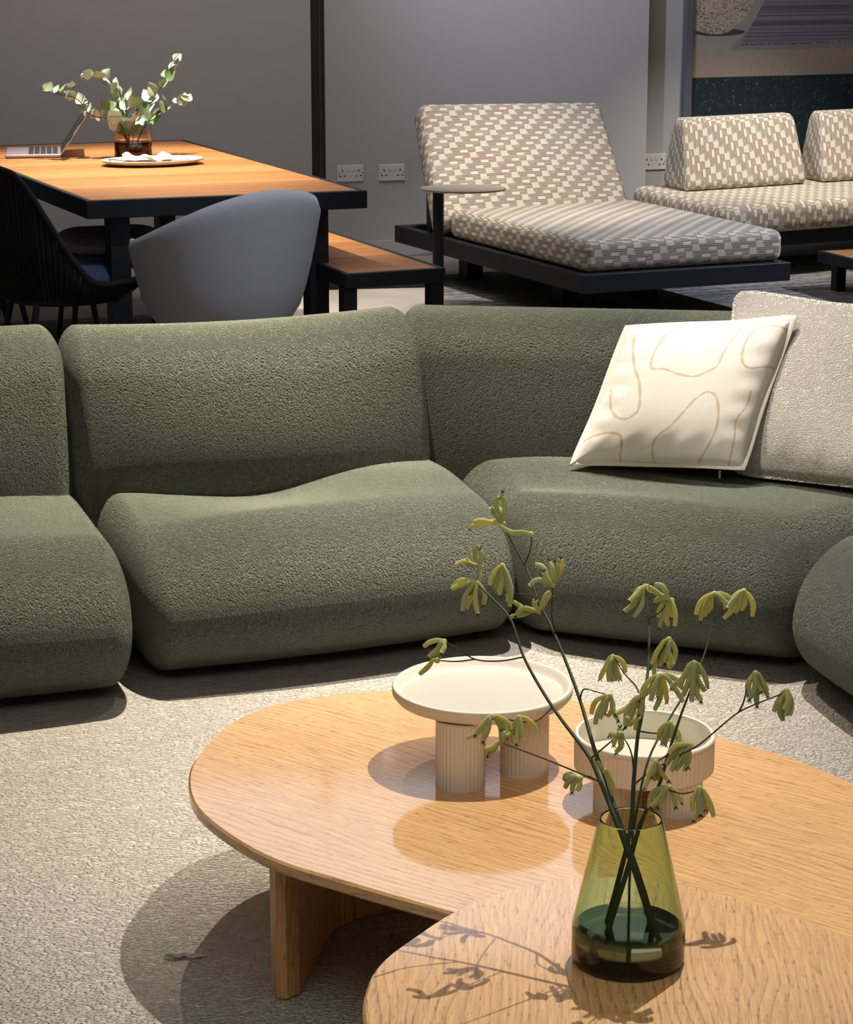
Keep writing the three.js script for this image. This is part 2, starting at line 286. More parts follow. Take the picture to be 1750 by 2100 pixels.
// ---------------------------------------------------------------- materials
const std = (o) => new THREE.MeshStandardMaterial(o), phy = (o) => new THREE.MeshPhysicalMaterial(o);
const M = {
  wall: std({ color: 0xb2b0ad, roughness: 0.95, bumpMap: plaster, bumpScale: 0.0006 }),
  white: std({ color: 0xe8e6e2, roughness: 0.9, bumpMap: plaster, bumpScale: 0.0006 }),
  floor: std({ map: stoneTex, roughness: 0.55 }),
  rug: std({ map: rugColor, bumpMap: rugBump, bumpScale: 0.011, roughness: 1 }),
  stripe: std({ map: stripeTex, roughness: 0.95 }),
  boucle: phy({ color: 0x595e50, bumpMap: boucleBump, bumpScale: 0.016, roughness: 1, sheen: 1, sheenColor: new THREE.Color(0xccd4be), sheenRoughness: 0.8 }),
  oak: phy({ map: oakTex, bumpMap: oakBump, bumpScale: 0.0003, roughness: 0.5, clearcoat: 1, clearcoatRoughness: 0.08 }),
  oakPlain: std({ map: oakTex, bumpMap: oakBump, bumpScale: 0.0003, roughness: 0.5 }),
  teak: std({ map: teakTex, roughness: 0.5 }),
  black: std({ color: 0x1a1c22, roughness: 0.55, metalness: 0.2 }),
  rope: std({ color: 0x0e0e10, roughness: 0.85 }),
  navy: std({ color: 0x46506e, roughness: 0.95, bumpMap: weaveBump, bumpScale: 0.0008 }),
  mauve: std({ color: 0x958a94, roughness: 0.95, bumpMap: weaveBump, bumpScale: 0.0008 }),
  grey: std({ color: 0xb4b8be, roughness: 0.95, bumpMap: weaveBump, bumpScale: 0.0012 }),
  step: std({ map: stepTex, roughness: 0.95, bumpMap: weaveBump, bumpScale: 0.0006 }),
  stepV: std({ map: stepTexTurned, roughness: 0.95, bumpMap: weaveBump, bumpScale: 0.0006 }),
  print: std({ map: printTex, color: 0xf6f5f3, roughness: 0.95, bumpMap: weaveBump, bumpScale: 0.0006 }),
  linen: std({ color: 0xe6e0d2, roughness: 0.95, bumpMap: weaveBump, bumpScale: 0.0006 }),
  slub: std({ color: 0xeee6d8, roughness: 1, bumpMap: slubBump, bumpScale: 0.011 }),
  ceramic: std({ color: 0xe6dcc9, roughness: 0.75 }),
  glaze: phy({ color: 0xe0dac4, roughness: 0.35, clearcoat: 1, clearcoatRoughness: 0.05 }),
  greenGlass: phy({ color: 0xffffff, roughness: 0.02, transmission: 1, thickness: 0.01, ior: 1.5, attenuationColor: new THREE.Color().setRGB(0.32, 0.52, 0.19), attenuationDistance: 0.01 }),
  amberGlass: phy({ color: 0xffffff, roughness: 0.03, transmission: 1, thickness: 0.01, ior: 1.5, attenuationColor: new THREE.Color().setRGB(0.62, 0.42, 0.34), attenuationDistance: 0.03 }),
  water: phy({ color: 0xffffff, roughness: 0, transmission: 1, thickness: 0.05, ior: 1.33 }),
  stem: std({ color: 0x3c4a2c, roughness: 0.7 }), twig: std({ color: 0x4a4030, roughness: 0.8 }),
  paw: phy({ color: 0xc4cb8a, roughness: 0.9, transmission: 0.45, thickness: 0, sheen: 1, sheenColor: new THREE.Color(0xdfe2b4), sheenRoughness: 0.4 }),
  pawYellow: phy({ color: 0xdcd880, roughness: 0.9, transmission: 0.45, thickness: 0, sheen: 1, sheenColor: new THREE.Color(0xe6e6b4), sheenRoughness: 0.4 }),
  leafA: std({ color: 0x6f9060, roughness: 0.6, side: THREE.DoubleSide }), leafB: std({ color: 0xabc2b2, roughness: 0.6, side: THREE.DoubleSide }), leafC: std({ color: 0xa3ad92, roughness: 0.65, side: THREE.DoubleSide }),
  plastic: std({ color: 0xd6d2d0, roughness: 0.4 }), dark: std({ color: 0x2a2a2c, roughness: 0.6 }),
  alu: std({ color: 0xc4b4bc, roughness: 0.35, metalness: 0.6 }), pale: std({ color: 0xd8d6cc, roughness: 0.5 }), napkin: std({ color: 0xe4e2da, roughness: 0.95 }), steel: std({ color: 0x8a8a8c, roughness: 0.3, metalness: 0.9 }),
  disc: std({ color: 0xa49a8a, roughness: 0.6 }), frame: std({ color: 0x6c7078, roughness: 0.5, metalness: 0.3 }), poster: std({ map: posterTex, roughness: 0.6 }),
};

// ---------------------------------------------------------------- lamps, all out of view
for (const s of SPOTS) {
  const o = thing('unseen_spotlight', s.label, 'spotlight', [s.at[0], CEIL, s.at[1]], 0, 'unseen ceiling spotlights');  // unseen fitting; its kind and spot follow from what it lights
  const aim = V3(s.to[0] - s.at[0], s.to[1] - (CEIL - 0.16), s.to[2] - s.at[1]).normalize();
  part('bracket', new THREE.CylinderGeometry(0.045, 0.045, 0.02, 20).translate(0, -0.01, 0), M.black, o);
  part('stem', new THREE.CylinderGeometry(0.008, 0.008, 0.1, 10).translate(0, -0.07, 0), M.black, o);
  const q = new THREE.Quaternion().setFromUnitVectors(V3(0, -1, 0), aim);
  const can = lathe([[0.0, 0.06], [0.03, 0.06], [0.034, 0.055], [0.034, -0.06], [0.031, -0.06], [0.03, -0.045], [0.0, -0.045]], 24).applyQuaternion(q).translate(0, -0.16, 0);
  part('head', can, M.black, o);
  const face = aim.clone().multiplyScalar(0.047).add(V3(0, -0.16, 0));
  const lens = part('lens', new THREE.CylinderGeometry(0.029, 0.029, 0.002, 24).applyQuaternion(q).translate(face.x, face.y, face.z), std({ color: 0x111111, emissive: s.hue, emissiveIntensity: 12 }), o);
  lens.castShadow = false;
  const L = new THREE.SpotLight(s.hue, s.cd, 0, s.deg * D2R, s.soft, 2); L.name = 'lamp_light';
  L.position.set(s.at[0] + aim.x * 0.065, CEIL - 0.16 + aim.y * 0.065, s.at[1] + aim.z * 0.065); L.target.position.set(...s.to);
  L.castShadow = true; L.shadow.radius = 0.5; L.shadow.mapSize.set(2048, 2048); L.shadow.bias = -0.0004; scene.add(L, L.target);
}
for (const s of PANELS) {
  const o = thing('unseen_ceiling_panel', s.label, 'ceiling light', [s.at[0], CEIL, s.at[1]]);  // unseen panel, placed for soft light and reflections
  part('frame', merge([box(s.size[0] + 0.08, 0.05, 0.04, 0, -0.025, s.size[1] / 2 + 0.02), box(s.size[0] + 0.08, 0.05, 0.04, 0, -0.025, -s.size[1] / 2 - 0.02), box(0.04, 0.05, s.size[1], s.size[0] / 2 + 0.02, -0.025, 0), box(0.04, 0.05, s.size[1], -s.size[0] / 2 - 0.02, -0.025, 0)]), M.black, o);
  part('diffuser', box(s.size[0], 0.02, s.size[1], 0, -0.03, 0), std({ color: 0xffffff, emissive: s.hue, emissiveIntensity: s.power * 0.5 }), o);
  const L = new THREE.RectAreaLight(s.hue, s.power, s.size[0], s.size[1]); L.position.set(s.at[0], CEIL - 0.045, s.at[1]); L.rotation.x = -Math.PI / 2; scene.add(L);
}

// ---------------------------------------------------------------- room
const WA = 18 * D2R, WD = [Math.cos(WA), -Math.sin(WA)], WN = [Math.sin(WA), Math.cos(WA)];
const onWall = (s, off = 0) => [-0.4 + WD[0] * s + WN[0] * off, -12.95 + WD[1] * s + WN[1] * off];       // s metres along the far wall, off towards the room
const wallSlab = (s0, s1, front, back, y0, y1) => prism([onWall(s0, front), onWall(s1, front), onWall(s1, back), onWall(s0, back)], y0, y1, 0, 0.002);
struct('floor', box(14, 0.2, 20, 0, -0.1, -6.5), M.floor, 'pale beige stone-look showroom floor', 'floor');
{ const p = scene.children[scene.children.length - 1].geometry, q = p.attributes.position, u = p.attributes.uv; for (let i = 0; i < q.count; i++) u.setXY(i, q.getX(i), q.getZ(i)); }
struct('ceiling', box(14, 0.2, 20, 0, CEIL + 0.1, -6.5), M.white, 'white showroom ceiling', 'ceiling');
struct('wall_back', wallSlab(-7, 1.69, 0, -0.3, 0, CEIL), M.wall, 'plain grey painted wall behind the dining table', 'wall');
struct('wall_recess', wallSlab(1.69, 7.6, -0.15, -0.45, 0, CEIL), M.wall, 'grey painted wall set back behind the framed print', 'wall');
struct('wall_left', box(0.2, CEIL, 20, -6.6, CEIL / 2, -6.5), M.wall, 'grey painted side wall left of the dining area', 'wall');
struct('wall_right', box(0.2, CEIL, 20, 6.6, CEIL / 2, -6.5), M.white, 'white side wall right of the outdoor sofa', 'wall');
struct('wall_front', box(13.4, CEIL, 0.2, 0, CEIL / 2, 3.3), M.white, 'white wall behind the viewer', 'wall');
struct('baseboard_back', wallSlab(-7, 1.69, 0.014, 0, 0, 0.09), M.wall, 'low grey skirting along the far wall', 'baseboard');
struct('baseboard_recess', wallSlab(1.69, 7.6, -0.136, -0.15, 0, 0.09), M.wall, 'low grey skirting below the framed print', 'baseboard');

// rugs
{ const r = part('area_rug', prism([[-3.4, -2.0], [3.2, -2.0], [3.2, -7.15], [-3.4, -7.15]], 0, 0.014, 10 * D2R, 0.004), M.rug, scene); tag(r, 'cream looped wool rug under the sofa and coffee tables', 'rug'); }
{ const r = part('striped_rug', prism([[0.1, -12.36], [3.6, -13.55], [2.3, -9.9], [0.3, -8.8], [-0.3, -8.9]], 0, 0.008, 20 * D2R, 0.003), M.stripe, scene); tag(r, 'grey striped flatweave rug under the reclining daybed', 'rug'); }
{ const r = part('striped_rug', prism([[-3.4, -10.5], [-1.05, -11.22], [-0.62, -9.5], [-0.8, -8.2], [-3.4, -7.9]], 0, 0.008, 20 * D2R, 0.003), M.stripe, scene); r.name = numbered('striped_rug') && 'striped_rug_001'; tag(r, 'grey striped flatweave rug under the dining table', 'rug'); }
{ // loose wool tufts lying on the rug
  const tuft = (x, z, s, label, seed) => { reseed(seed); const pts = []; for (let i = 0; i < 7; i++) pts.push(V3(x + (i - 3) * 0.012 * s, 0.018 + 0.006 * rnd(), z + (rnd() - 0.5) * 0.016 * s)); const t = part('wool_tuft', tube(pts, (k) => 0.003 + 0.004 * Math.sin(Math.PI * k), 0, 7), M.linen, scene); t.name = numbered('wool_tuft'); tag(t, label, 'fluff'); };
  tuft(-0.45, -4.18, 1.0, 'loose cream wool tuft on the rug in the shadow of the coffee table', 3);
  tuft(-0.49, -5.22, 0.6, 'small brown wool thread on the rug beside the pebble table tip', 5);
}

// black steel post with floor rail, in front of the far wall
{ const o = thing('steel_post', 'tall black steel post with a floor rail in front of the far wall', 'post', [-0.525, 0, -11.95]);
  part('upright', rbx(0.065, CEIL - 0.002, 0.065, 0.004, 0, CEIL / 2, 0), M.black, o);
  part('groove', rbx(0.012, CEIL - 0.2, 0.004, 0.001, 0.012, CEIL / 2, 0.034), M.dark, o);
  part('floor_rail', rbx(0.62, 0.05, 0.08, 0.004, 0.3, 0.025, 0).rotateY(8 * D2R), M.black, o); }

// double sockets
function socket(s, y, off, label) {
  const [x, z] = onWall(s, off), o = thing('wall_socket', label, 'socket', [x, y, z], WA);
  part('faceplate', rbx(0.146, 0.088, 0.01, 0.004, 0, 0, 0.005), M.plastic, o);
  for (const d of [-1, 1]) {
    part('switch', rbx(0.012, 0.022, 0.005, 0.002, d * 0.013, 0.022, 0.011), M.pale, o);
    part('pin_hole', merge([box(0.006, 0.011, 0.002, d * 0.045, 0.014, 0.0102), box(0.009, 0.006, 0.002, d * 0.045 - 0.012, -0.014, 0.0102), box(0.009, 0.006, 0.002, d * 0.045 + 0.012, -0.014, 0.0102)]), M.dark, o);
    part('screw', new THREE.CylinderGeometry(0.003, 0.003, 0.002, 10).rotateX(Math.PI / 2).translate(d * 0.063, 0, 0.0105), M.dark, o);
  }
}
socket(-0.005, 0.454, 0, 'white double wall socket beside the black post, the one nearer the post');
socket(0.225, 0.45, 0, 'white double wall socket left of the reclining daybed, the one nearer the daybed');
socket(1.80, 0.437, -0.15, 'white double wall socket half hidden behind the outdoor sofa back cushion');

// framed print
{ const w = 2.2, [x, z] = onWall(2.0 + w / 2, -0.148), o = thing('framed_print', 'large framed photograph of a stone pot, striped mat and hedge on the wall', 'picture', [x, 0, z], WA);
  part('print', box(w, 2.2, 0.012, 0, 1.1 + 0.1, 0.02), M.poster, o);
  { const g = o.children[0].geometry, n = g.attributes.normal, u = g.attributes.uv, p = g.attributes.position; for (let i = 0; i < p.count; i++) u.setXY(i, (p.getX(i) + w / 2) / w, p.getY(i) / 2.2); }
  part('backing', box(w, 2.2, 0.014, 0, 1.2, 0.007), M.dark, o);
  for (const s of [-1, 1]) part('frame_side', rbx(0.045, 2.29, 0.05, 0.003, s * (w / 2 + 0.0225), 1.2, 0.025), M.frame, o);
  for (const s of [-1, 1]) part('frame_rail', rbx(w, 0.045, 0.05, 0.003, 0, 1.2 + s * (1.1 + 0.0225), 0.025), M.frame, o); }

// ---------------------------------------------------------------- sofa
const P2 = (q) => new THREE.Vector2(q[0], q[1]);
const bil = (c, u, v) => [lerp(lerp(c[0][0], c[1][0], u), lerp(c[3][0], c[2][0], u), v), lerp(lerp(c[0][1], c[1][1], u), lerp(c[3][1], c[2][1], u), v)];
// plan corners: front-left, front-right, back-right, back-left as seen by someone facing the module
function seatGeo(c, o = {}) {
  const W = Math.hypot(c[1][0] - c[0][0], c[1][1] - c[0][1]), D = Math.hypot(c[3][0] - c[0][0], c[3][1] - c[0][1]);
  const top = o.top || (() => 0.40), y0 = 0.035, fx = (c[3][0] - c[0][0]) / D, fz = (c[3][1] - c[0][1]) / D;
  return puff([W, 0.37, D], [o.rx || 0.07, 0.172, 0.18], [64, 40, 60], (u, w, v, out) => {
    const q = bil(c, u, v), f = (1 - v) ** 2;
    const back = (o.rake ?? 0.15) * f * w ** 2.4 + 0.01 * f * (1 - w) ** 2 - (o.bulge ?? 0.045) * f * 4 * u * (1 - u);
    const dome = (o.dome ?? 0.03) * w * (Math.sin(Math.PI * clamp(u, 0, 1)) ** 0.7);
    out.set(q[0] + fx * back, y0 + w * (top(u, v) - 0.02 - y0) + dome, q[1] + fz * back);
  });
}
function backGeo(a0, b0, a1, b1, o = {}) {
  const W = Math.hypot(b0[0] - a0[0], b0[1] - a0[1]), y0 = 0.11, y1 = o.y1 || 0.805, T = 0.27;
  const nx = (b0[1] - a0[1]) / W, nz = -(b0[0] - a0[0]) / W;   // points to the back
  return puff([W, 0.69, T], [0.06, 0.12, 0.125], [64, 50, 24], (u, q, v, out) => {
    const y = y0 + q * (y1 - y0), w = (y - 0.24) / (y1 - 0.24);
    const t = Math.pow(clamp(w, 0, 1), 1.9), x = lerp(lerp(a0[0], b0[0], u), lerp(a1[0], b1[0], u), t), z = lerp(lerp(a0[1], b0[1], u), lerp(a1[1], b1[1], u), t);
    const belly = (o.belly ?? 0.05) * (1 - v) * Math.sin(Math.PI * clamp(u, 0, 1)) * Math.sin(Math.PI * clamp(w * 0.85 + 0.1, 0, 1));
    const off = v * T - belly + 0.075 * (1 - t);
    out.set(x + nx * off, y + (o.crown ? o.crown(u) * clamp(w, 0, 1) : 0), z + nz * off);
  });
}
function sofaModule(label, seat, seatOpt, back, backOpt) {
  const o = thing('sofa_module', label, 'sofa', [0, 0, 0], 0, 'green curved sofa modules');
  part('seat', seatGeo(seat, seatOpt), M.boucle, o);
  if (back) part('backrest', backGeo(...back, backOpt), M.boucle, o);
  for (const [u, v] of [[0.15, 0.3], [0.85, 0.3], [0.15, 0.9], [0.85, 0.9]]) { const q = bil(seat, u, v); part('foot', new THREE.CylinderGeometry(0.03, 0.025, 0.046, 16).translate(q[0], 0.038, q[1]), M.black, o); }
}
sofaModule('green boucle sofa module cut off by the left edge of the photo',
  [[-1.62, -5.30], [-0.675, -5.57], [-0.94, -6.40], [-1.85, -6.15]], { dome: 0.035 }, [[-1.75, -5.88], [-0.885, -6.13], [-1.79, -6.06], [-0.945, -6.30]], {});
sofaModule('green boucle sofa module in the middle, between the two upright backrest seams',
  [[-0.672, -5.655], [0.275, -6.06], [-0.02, -6.72], [-0.955, -6.40]], { dome: 0.03, top: (u, v) => 0.395 + (0.03 * sstep(0.4, 0.85, u) - 0.03 * Math.exp(-(((u - 0.42) / 0.2) ** 2)) + 0.012 * Math.exp(-(((u - 0.06) / 0.1) ** 2))) * sstep(0.15, 0.6, v) },
  [[-0.905, -6.12], [0.065, -6.44], [-0.945, -6.28], [-0.002, -6.60]], { belly: 0.09, crown: (u) => -0.016 * Math.sin(Math.PI * clamp(u, 0, 1)) });
sofaModule('green boucle sofa module on the right with two pale cushions on it',
  [[0.27, -6.055], [0.90, -5.77], [1.45, -6.35], [-0.02, -6.74]], { dome: 0.03, bulge: 0.03, top: (u, v) => 0.395 + 0.035 * Math.exp(-(((u - 0.22) / 0.25) ** 2)) * sstep(0.25, 0.75, v) },
  [[-0.085, -6.50], [1.36, -6.20], [-0.112, -6.60], [1.42, -6.42]], { belly: 0.03 });
sofaModule('rounded green boucle sofa module end at the right edge, in front of the cushions',
  [[0.86, -5.84], [1.16, -4.95], [2.0, -5.2], [1.47, -6.28]], { dome: 0.02, rx: 0.16, rake: 0.1 }, null);

// ---------------------------------------------------------------- cushions
// corners bottom-left, bottom-right, top-right, top-left; z-thickness T; flange of width fl
function cushion(name, label, c, T, mat, fl, flMat, dent, pull, soft = 0.02) {
  const o = thing(name, label, 'cushion');
  const C = c.map((q) => V3(...q)), ex = C[1].clone().sub(C[0]).add(C[2]).sub(C[3]).multiplyScalar(0.5), ey = C[3].clone().sub(C[0]).add(C[2]).sub(C[1]).multiplyScalar(0.5);
  const n = ex.clone().cross(ey).normalize();
  const at = (u, v) => { const a = C[0].clone().lerp(C[1], u), b = C[3].clone().lerp(C[2], u); return a.lerp(b, v); };
  const body = (side) => (i, j) => {
    const a = 2 * i - 1, b = 2 * j - 1;
    const cr = 1 - soft * (a * b) ** 6, ix = 0.5 + a * 0.5 * (1 - pull * (1 - b * b)) * (1 - fl) * cr, iy = 0.5 + b * 0.5 * (1 - pull * (1 - a * a)) * (1 - fl) * cr;
    const t = Math.pow(Math.max(0, (1 - Math.abs(a) ** 2.6)), 0.5) * Math.pow(Math.max(0, 1 - Math.abs(b) ** 2.6), 0.5);
    const edge = Math.max(Math.abs(a), Math.abs(b)), wr = 0.005 * sstep(0.55, 0.95, edge) * Math.sin(edge < 1 ? (Math.abs(a) > Math.abs(b) ? b * 19 + a * 3 : a * 17 - b * 4) : 0) * (1 - edge ** 8);
    const p = at(ix, iy).addScaledVector(n, side * (T / 2 * t + 0.003) + wr * t + dent(i, j) * t);
    return [p.x, p.y, p.z, i, j];
  };
  const front = grid(56, 56, body(1)), back = grid(56, 56, (i, j) => body(-1)(1 - i, j));
  part('cover', merge([front, back]), mat, o);
  const ring = (k, off) => (i, j) => { const s = i * 4, e = Math.floor(s) % 4, f = s - Math.floor(s); let a, b; if (e === 0) [a, b] = [2 * f - 1, -1]; else if (e === 1) [a, b] = [1, 2 * f - 1]; else if (e === 2) [a, b] = [1 - 2 * f, 1]; else [a, b] = [-1, 1 - 2 * f];
    const m = (j === 0 || j === 1 ? 1 - fl * 1.15 : 1) * (1 - soft * (a * b) ** 6), ix = 0.5 + a * 0.5 * (1 - pull * (1 - b * b)) * m, iy = 0.5 + b * 0.5 * (1 - pull * (1 - a * a)) * m;
    const h = j < 0.4 ? -0.0035 : 0.0035, q = at(ix, iy).addScaledVector(n, h + 0.004 * Math.sin(i * 40)); return [q.x, q.y, q.z, i * 1.9, j * 0.02]; };
  part('flange', grid(96, 3, ring(), true), flMat, o);
  return { o, at, n };
}
const white = cushion('scatter_cushion', 'white linen cushion with tan hand-drawn outlines leaning on the green backrest',
  [[0.379, 0.431, -6.36], [0.841, 0.446, -6.24], [0.991, 0.837, -6.4], [0.533, 0.793, -6.5]], 0.16, M.print, 0.05, M.linen, (i, j) => 0.005 * Math.sin(i * 5 + j * 3), 0.03);
{ const p = white.at(0.86, -0.015).addScaledVector(white.n, 0.002); part('zip_pull', new RoundedBoxGeometry(0.006, 0.022, 0.003, 2, 0.001).translate(p.x, p.y - 0.004, p.z), M.steel, white.o, null, 'small metal zip pull'); }
cushion('scatter_cushion', 'oatmeal textured cushion at the right edge behind the white cushion',
  [[0.796, 0.405, -6.34], [1.294, 0.396, -6.12], [1.262, 0.859, -6.4], [0.828, 0.885, -6.6]], 0.15, M.slub, 0.03, M.slub, (i, j) => 0.015 * Math.sin(i * 5 + 1) * Math.sin(j * 4), 0.05, 0.09);

// ---------------------------------------------------------------- coffee tables
function slabLeg(pts, h, t) {                                  // upright curved slab with round ends
  const c = new THREE.CatmullRomCurve3(pts.map(([x, z]) => V3(x, 0, z))), n = 26, L = [], R = [];
  for (let i = 0; i <= n; i++) { const p = c.getPointAt(i / n), d = c.getTangentAt(i / n), e = Math.min(i, n - i) / n * c.getLength(), w = t / 2 * Math.sqrt(1 - (1 - Math.min(1, e / (t / 2) + 0.06)) ** 2); L.push([p.x - d.z * w, p.z + d.x * w]); R.push([p.x + d.z * w, p.z - d.x * w]); }
  const g = prism([...L, ...R.reverse()], 0.014, h, 0, 0.004);
  const p = g.attributes.position, u = g.attributes.uv, m = g.attributes.normal; for (let i = 0; i < p.count; i++) if (Math.abs(m.getY(i)) < 0.5) u.setXY(i, p.getY(i), u.getX(i));
  return g;
}
{ const o = thing('coffee_table', 'large low oak pebble-shaped coffee table carrying the cake stand and bowl', 'coffee table');
  const out = loopOutline([[-0.446, -4.31], [-0.435, -4.42], [-0.375, -4.62], [-0.27, -4.73], [-0.075, -4.795], [0.13, -4.785], [0.32, -4.72], [0.57, -4.51], [0.69, -4.40], [0.80, -4.25], [0.98, -4.02], [1.05, -3.75], [0.92, -3.5], [0.66, -3.38], [0.40, -3.43], [0.20, -3.55], [0.045, -3.665], [-0.145, -3.80], [-0.265, -3.895], [-0.37, -4.04], [-0.424, -4.16]], 120);
  part('table_top', prism(out, 0.306, 0.33, -38 * D2R, 0.004), M.oak, o);
  part('leg', slabLeg([[-0.258, -4.0], [-0.232, -4.14], [-0.195, -4.31], [-0.12, -4.385], [0.0, -4.43], [0.12, -4.46]], 0.306, 0.052), M.oakPlain, o);
  part('leg', slabLeg([[0.85, -3.72], [0.74, -3.80], [0.66, -3.92], [0.62, -4.06], [0.56, -4.2]], 0.306, 0.052), M.oakPlain, o);
  part('leg', slabLeg([[0.30, -3.62], [0.33, -3.74], [0.41, -3.82]], 0.306, 0.052), M.oakPlain, o); }
{ const o = thing('coffee_table', 'smaller taller oak coffee table in the foreground under the green vase', 'coffee table');
  const out = loopOutline([[-0.086, -3.20], [-0.068, -3.286], [-0.018, -3.379], [0.045, -3.474], [0.134, -3.556], [0.262, -3.61], [0.404, -3.575], [0.542, -3.468], [0.64, -3.37], [0.745, -3.2], [0.76, -2.98], [0.62, -2.78], [0.34, -2.72], [0.08, -2.80], [-0.06, -2.99], [-0.088, -3.11]], 110);
  part('table_top', prism(out, 0.396, 0.42, 87 * D2R, 0.004), M.oak, o);
  part('leg', slabLeg([[0.12, -2.88], [0.2, -2.98], [0.32, -3.02], [0.44, -2.98]], 0.396, 0.05), M.oakPlain, o);
  part('leg', slabLeg([[0.62, -2.92], [0.58, -3.06], [0.62, -3.2]], 0.396, 0.05), M.oakPlain, o);
  part('leg', slabLeg([[0.12, -3.12], [0.2, -3.2], [0.34, -3.22]], 0.396, 0.05), M.oakPlain, o); }

// ---------------------------------------------------------------- ceramics
const ribbed = (r, h, n, amp) => grid(n * 6, 1, (i, j) => { const a = i * Math.PI * 2, q = r - amp * (1 - Math.abs(Math.cos(n * a / 2)) ** 0.7); return [Math.sin(a) * q, j * h, Math.cos(a) * q]; }, true);
function fluted(r, h, n = 34) { return merge([ribbed(r, h, n, 0.0022), new THREE.CircleGeometry(r, 48).rotateX(-Math.PI / 2).translate(0, h, 0), new THREE.CircleGeometry(r - 0.002, 48).rotateX(Math.PI / 2)]); }
{ const o = thing('cake_stand', 'cream ceramic cake stand, flat plate on three ribbed columns', 'cake stand', [0.105, 0.33, -4.365]);
  for (const [x, z] of [[0.062, -4.25], [0.184, -4.318], [0.068, -4.43]]) part('column', fluted(0.0455, 0.128), M.ceramic, o, [x - 0.105, 0, z + 4.365]);
  const R = 0.17;
  part('plate', lathe([[0, 0.126], [R - 0.03, 0.126], [R - 0.008, 0.132], [R, 0.142], [R, 0.155], [R - 0.003, 0.158], [R - 0.008, 0.157], [R - 0.011, 0.15], [R - 0.018, 0.1435]], 96), M.ceramic, o);
  part('glazed_surface', lathe([[R - 0.018, 0.1435], [R - 0.022, 0.1425], [0, 0.1425]], 96), M.glaze, o); }
{ const o = thing('footed_bowl', 'cream ceramic bowl with ribbed wall on three short columns behind the flowers', 'bowl', [0.395, 0.33, -4.175]);
  for (const [x, z] of [[0.345, -4.135], [0.452, -4.118], [0.393, -4.255]]) part('column', fluted(0.044, 0.064), M.ceramic, o, [x - 0.395, 0, z + 4.175]);
  const R = 0.127;
  part('wall', merge([ribbed(R, 0.055, 84, 0.0016).translate(0, 0.064, 0), lathe([[R - 0.0005, 0.119], [R, 0.121], [R, 0.126], [R - 0.003, 0.129], [R - 0.007, 0.128]], 96), new THREE.CircleGeometry(R - 0.001, 72).rotateX(Math.PI / 2).translate(0, 0.064, 0)]), M.ceramic, o);
  part('glazed_inside', lathe([[R - 0.007, 0.128], [R - 0.009, 0.12], [R - 0.0095, 0.082], [R - 0.016, 0.076], [0, 0.0755]], 96), M.glaze, o); }

// ---------------------------------------------------------------- green vase with kangaroo paw
const VX = 0.295, VZ = -3.296, VY = 0.42;
{ const o = thing('glass_vase', 'green glass bottle-shaped vase half filled with water on the small table', 'vase', [VX, VY + 0.0005, VZ]);
  const prof = [[0, 0], [0.074, 0], [0.08, 0.003], [0.083, 0.009], [0.083, 0.05], [0.0825, 0.058], [0.080, 0.07], [0.0665, 0.13], [0.0525, 0.192], [0.0455, 0.219], [0.0445, 0.2208], [0.0432, 0.2205], [0.0425, 0.219], [0.0495, 0.192], [0.0635, 0.13], [0.077, 0.07], [0.0795, 0.058], [0.080, 0.05], [0.080, 0.034], [0.076, 0.0295], [0.06, 0.028], [0, 0.027]];
  part('glass_body', lathe(prof, 96), M.greenGlass, o);
  part('water', lathe([[0, 0.0265], [0.06, 0.0275], [0.0763, 0.0291], [0.0804, 0.0338], [0.0804, 0.055], [0.0798, 0.0548], [0, 0.0546]], 80), M.water, o, null, 'clear water'); }
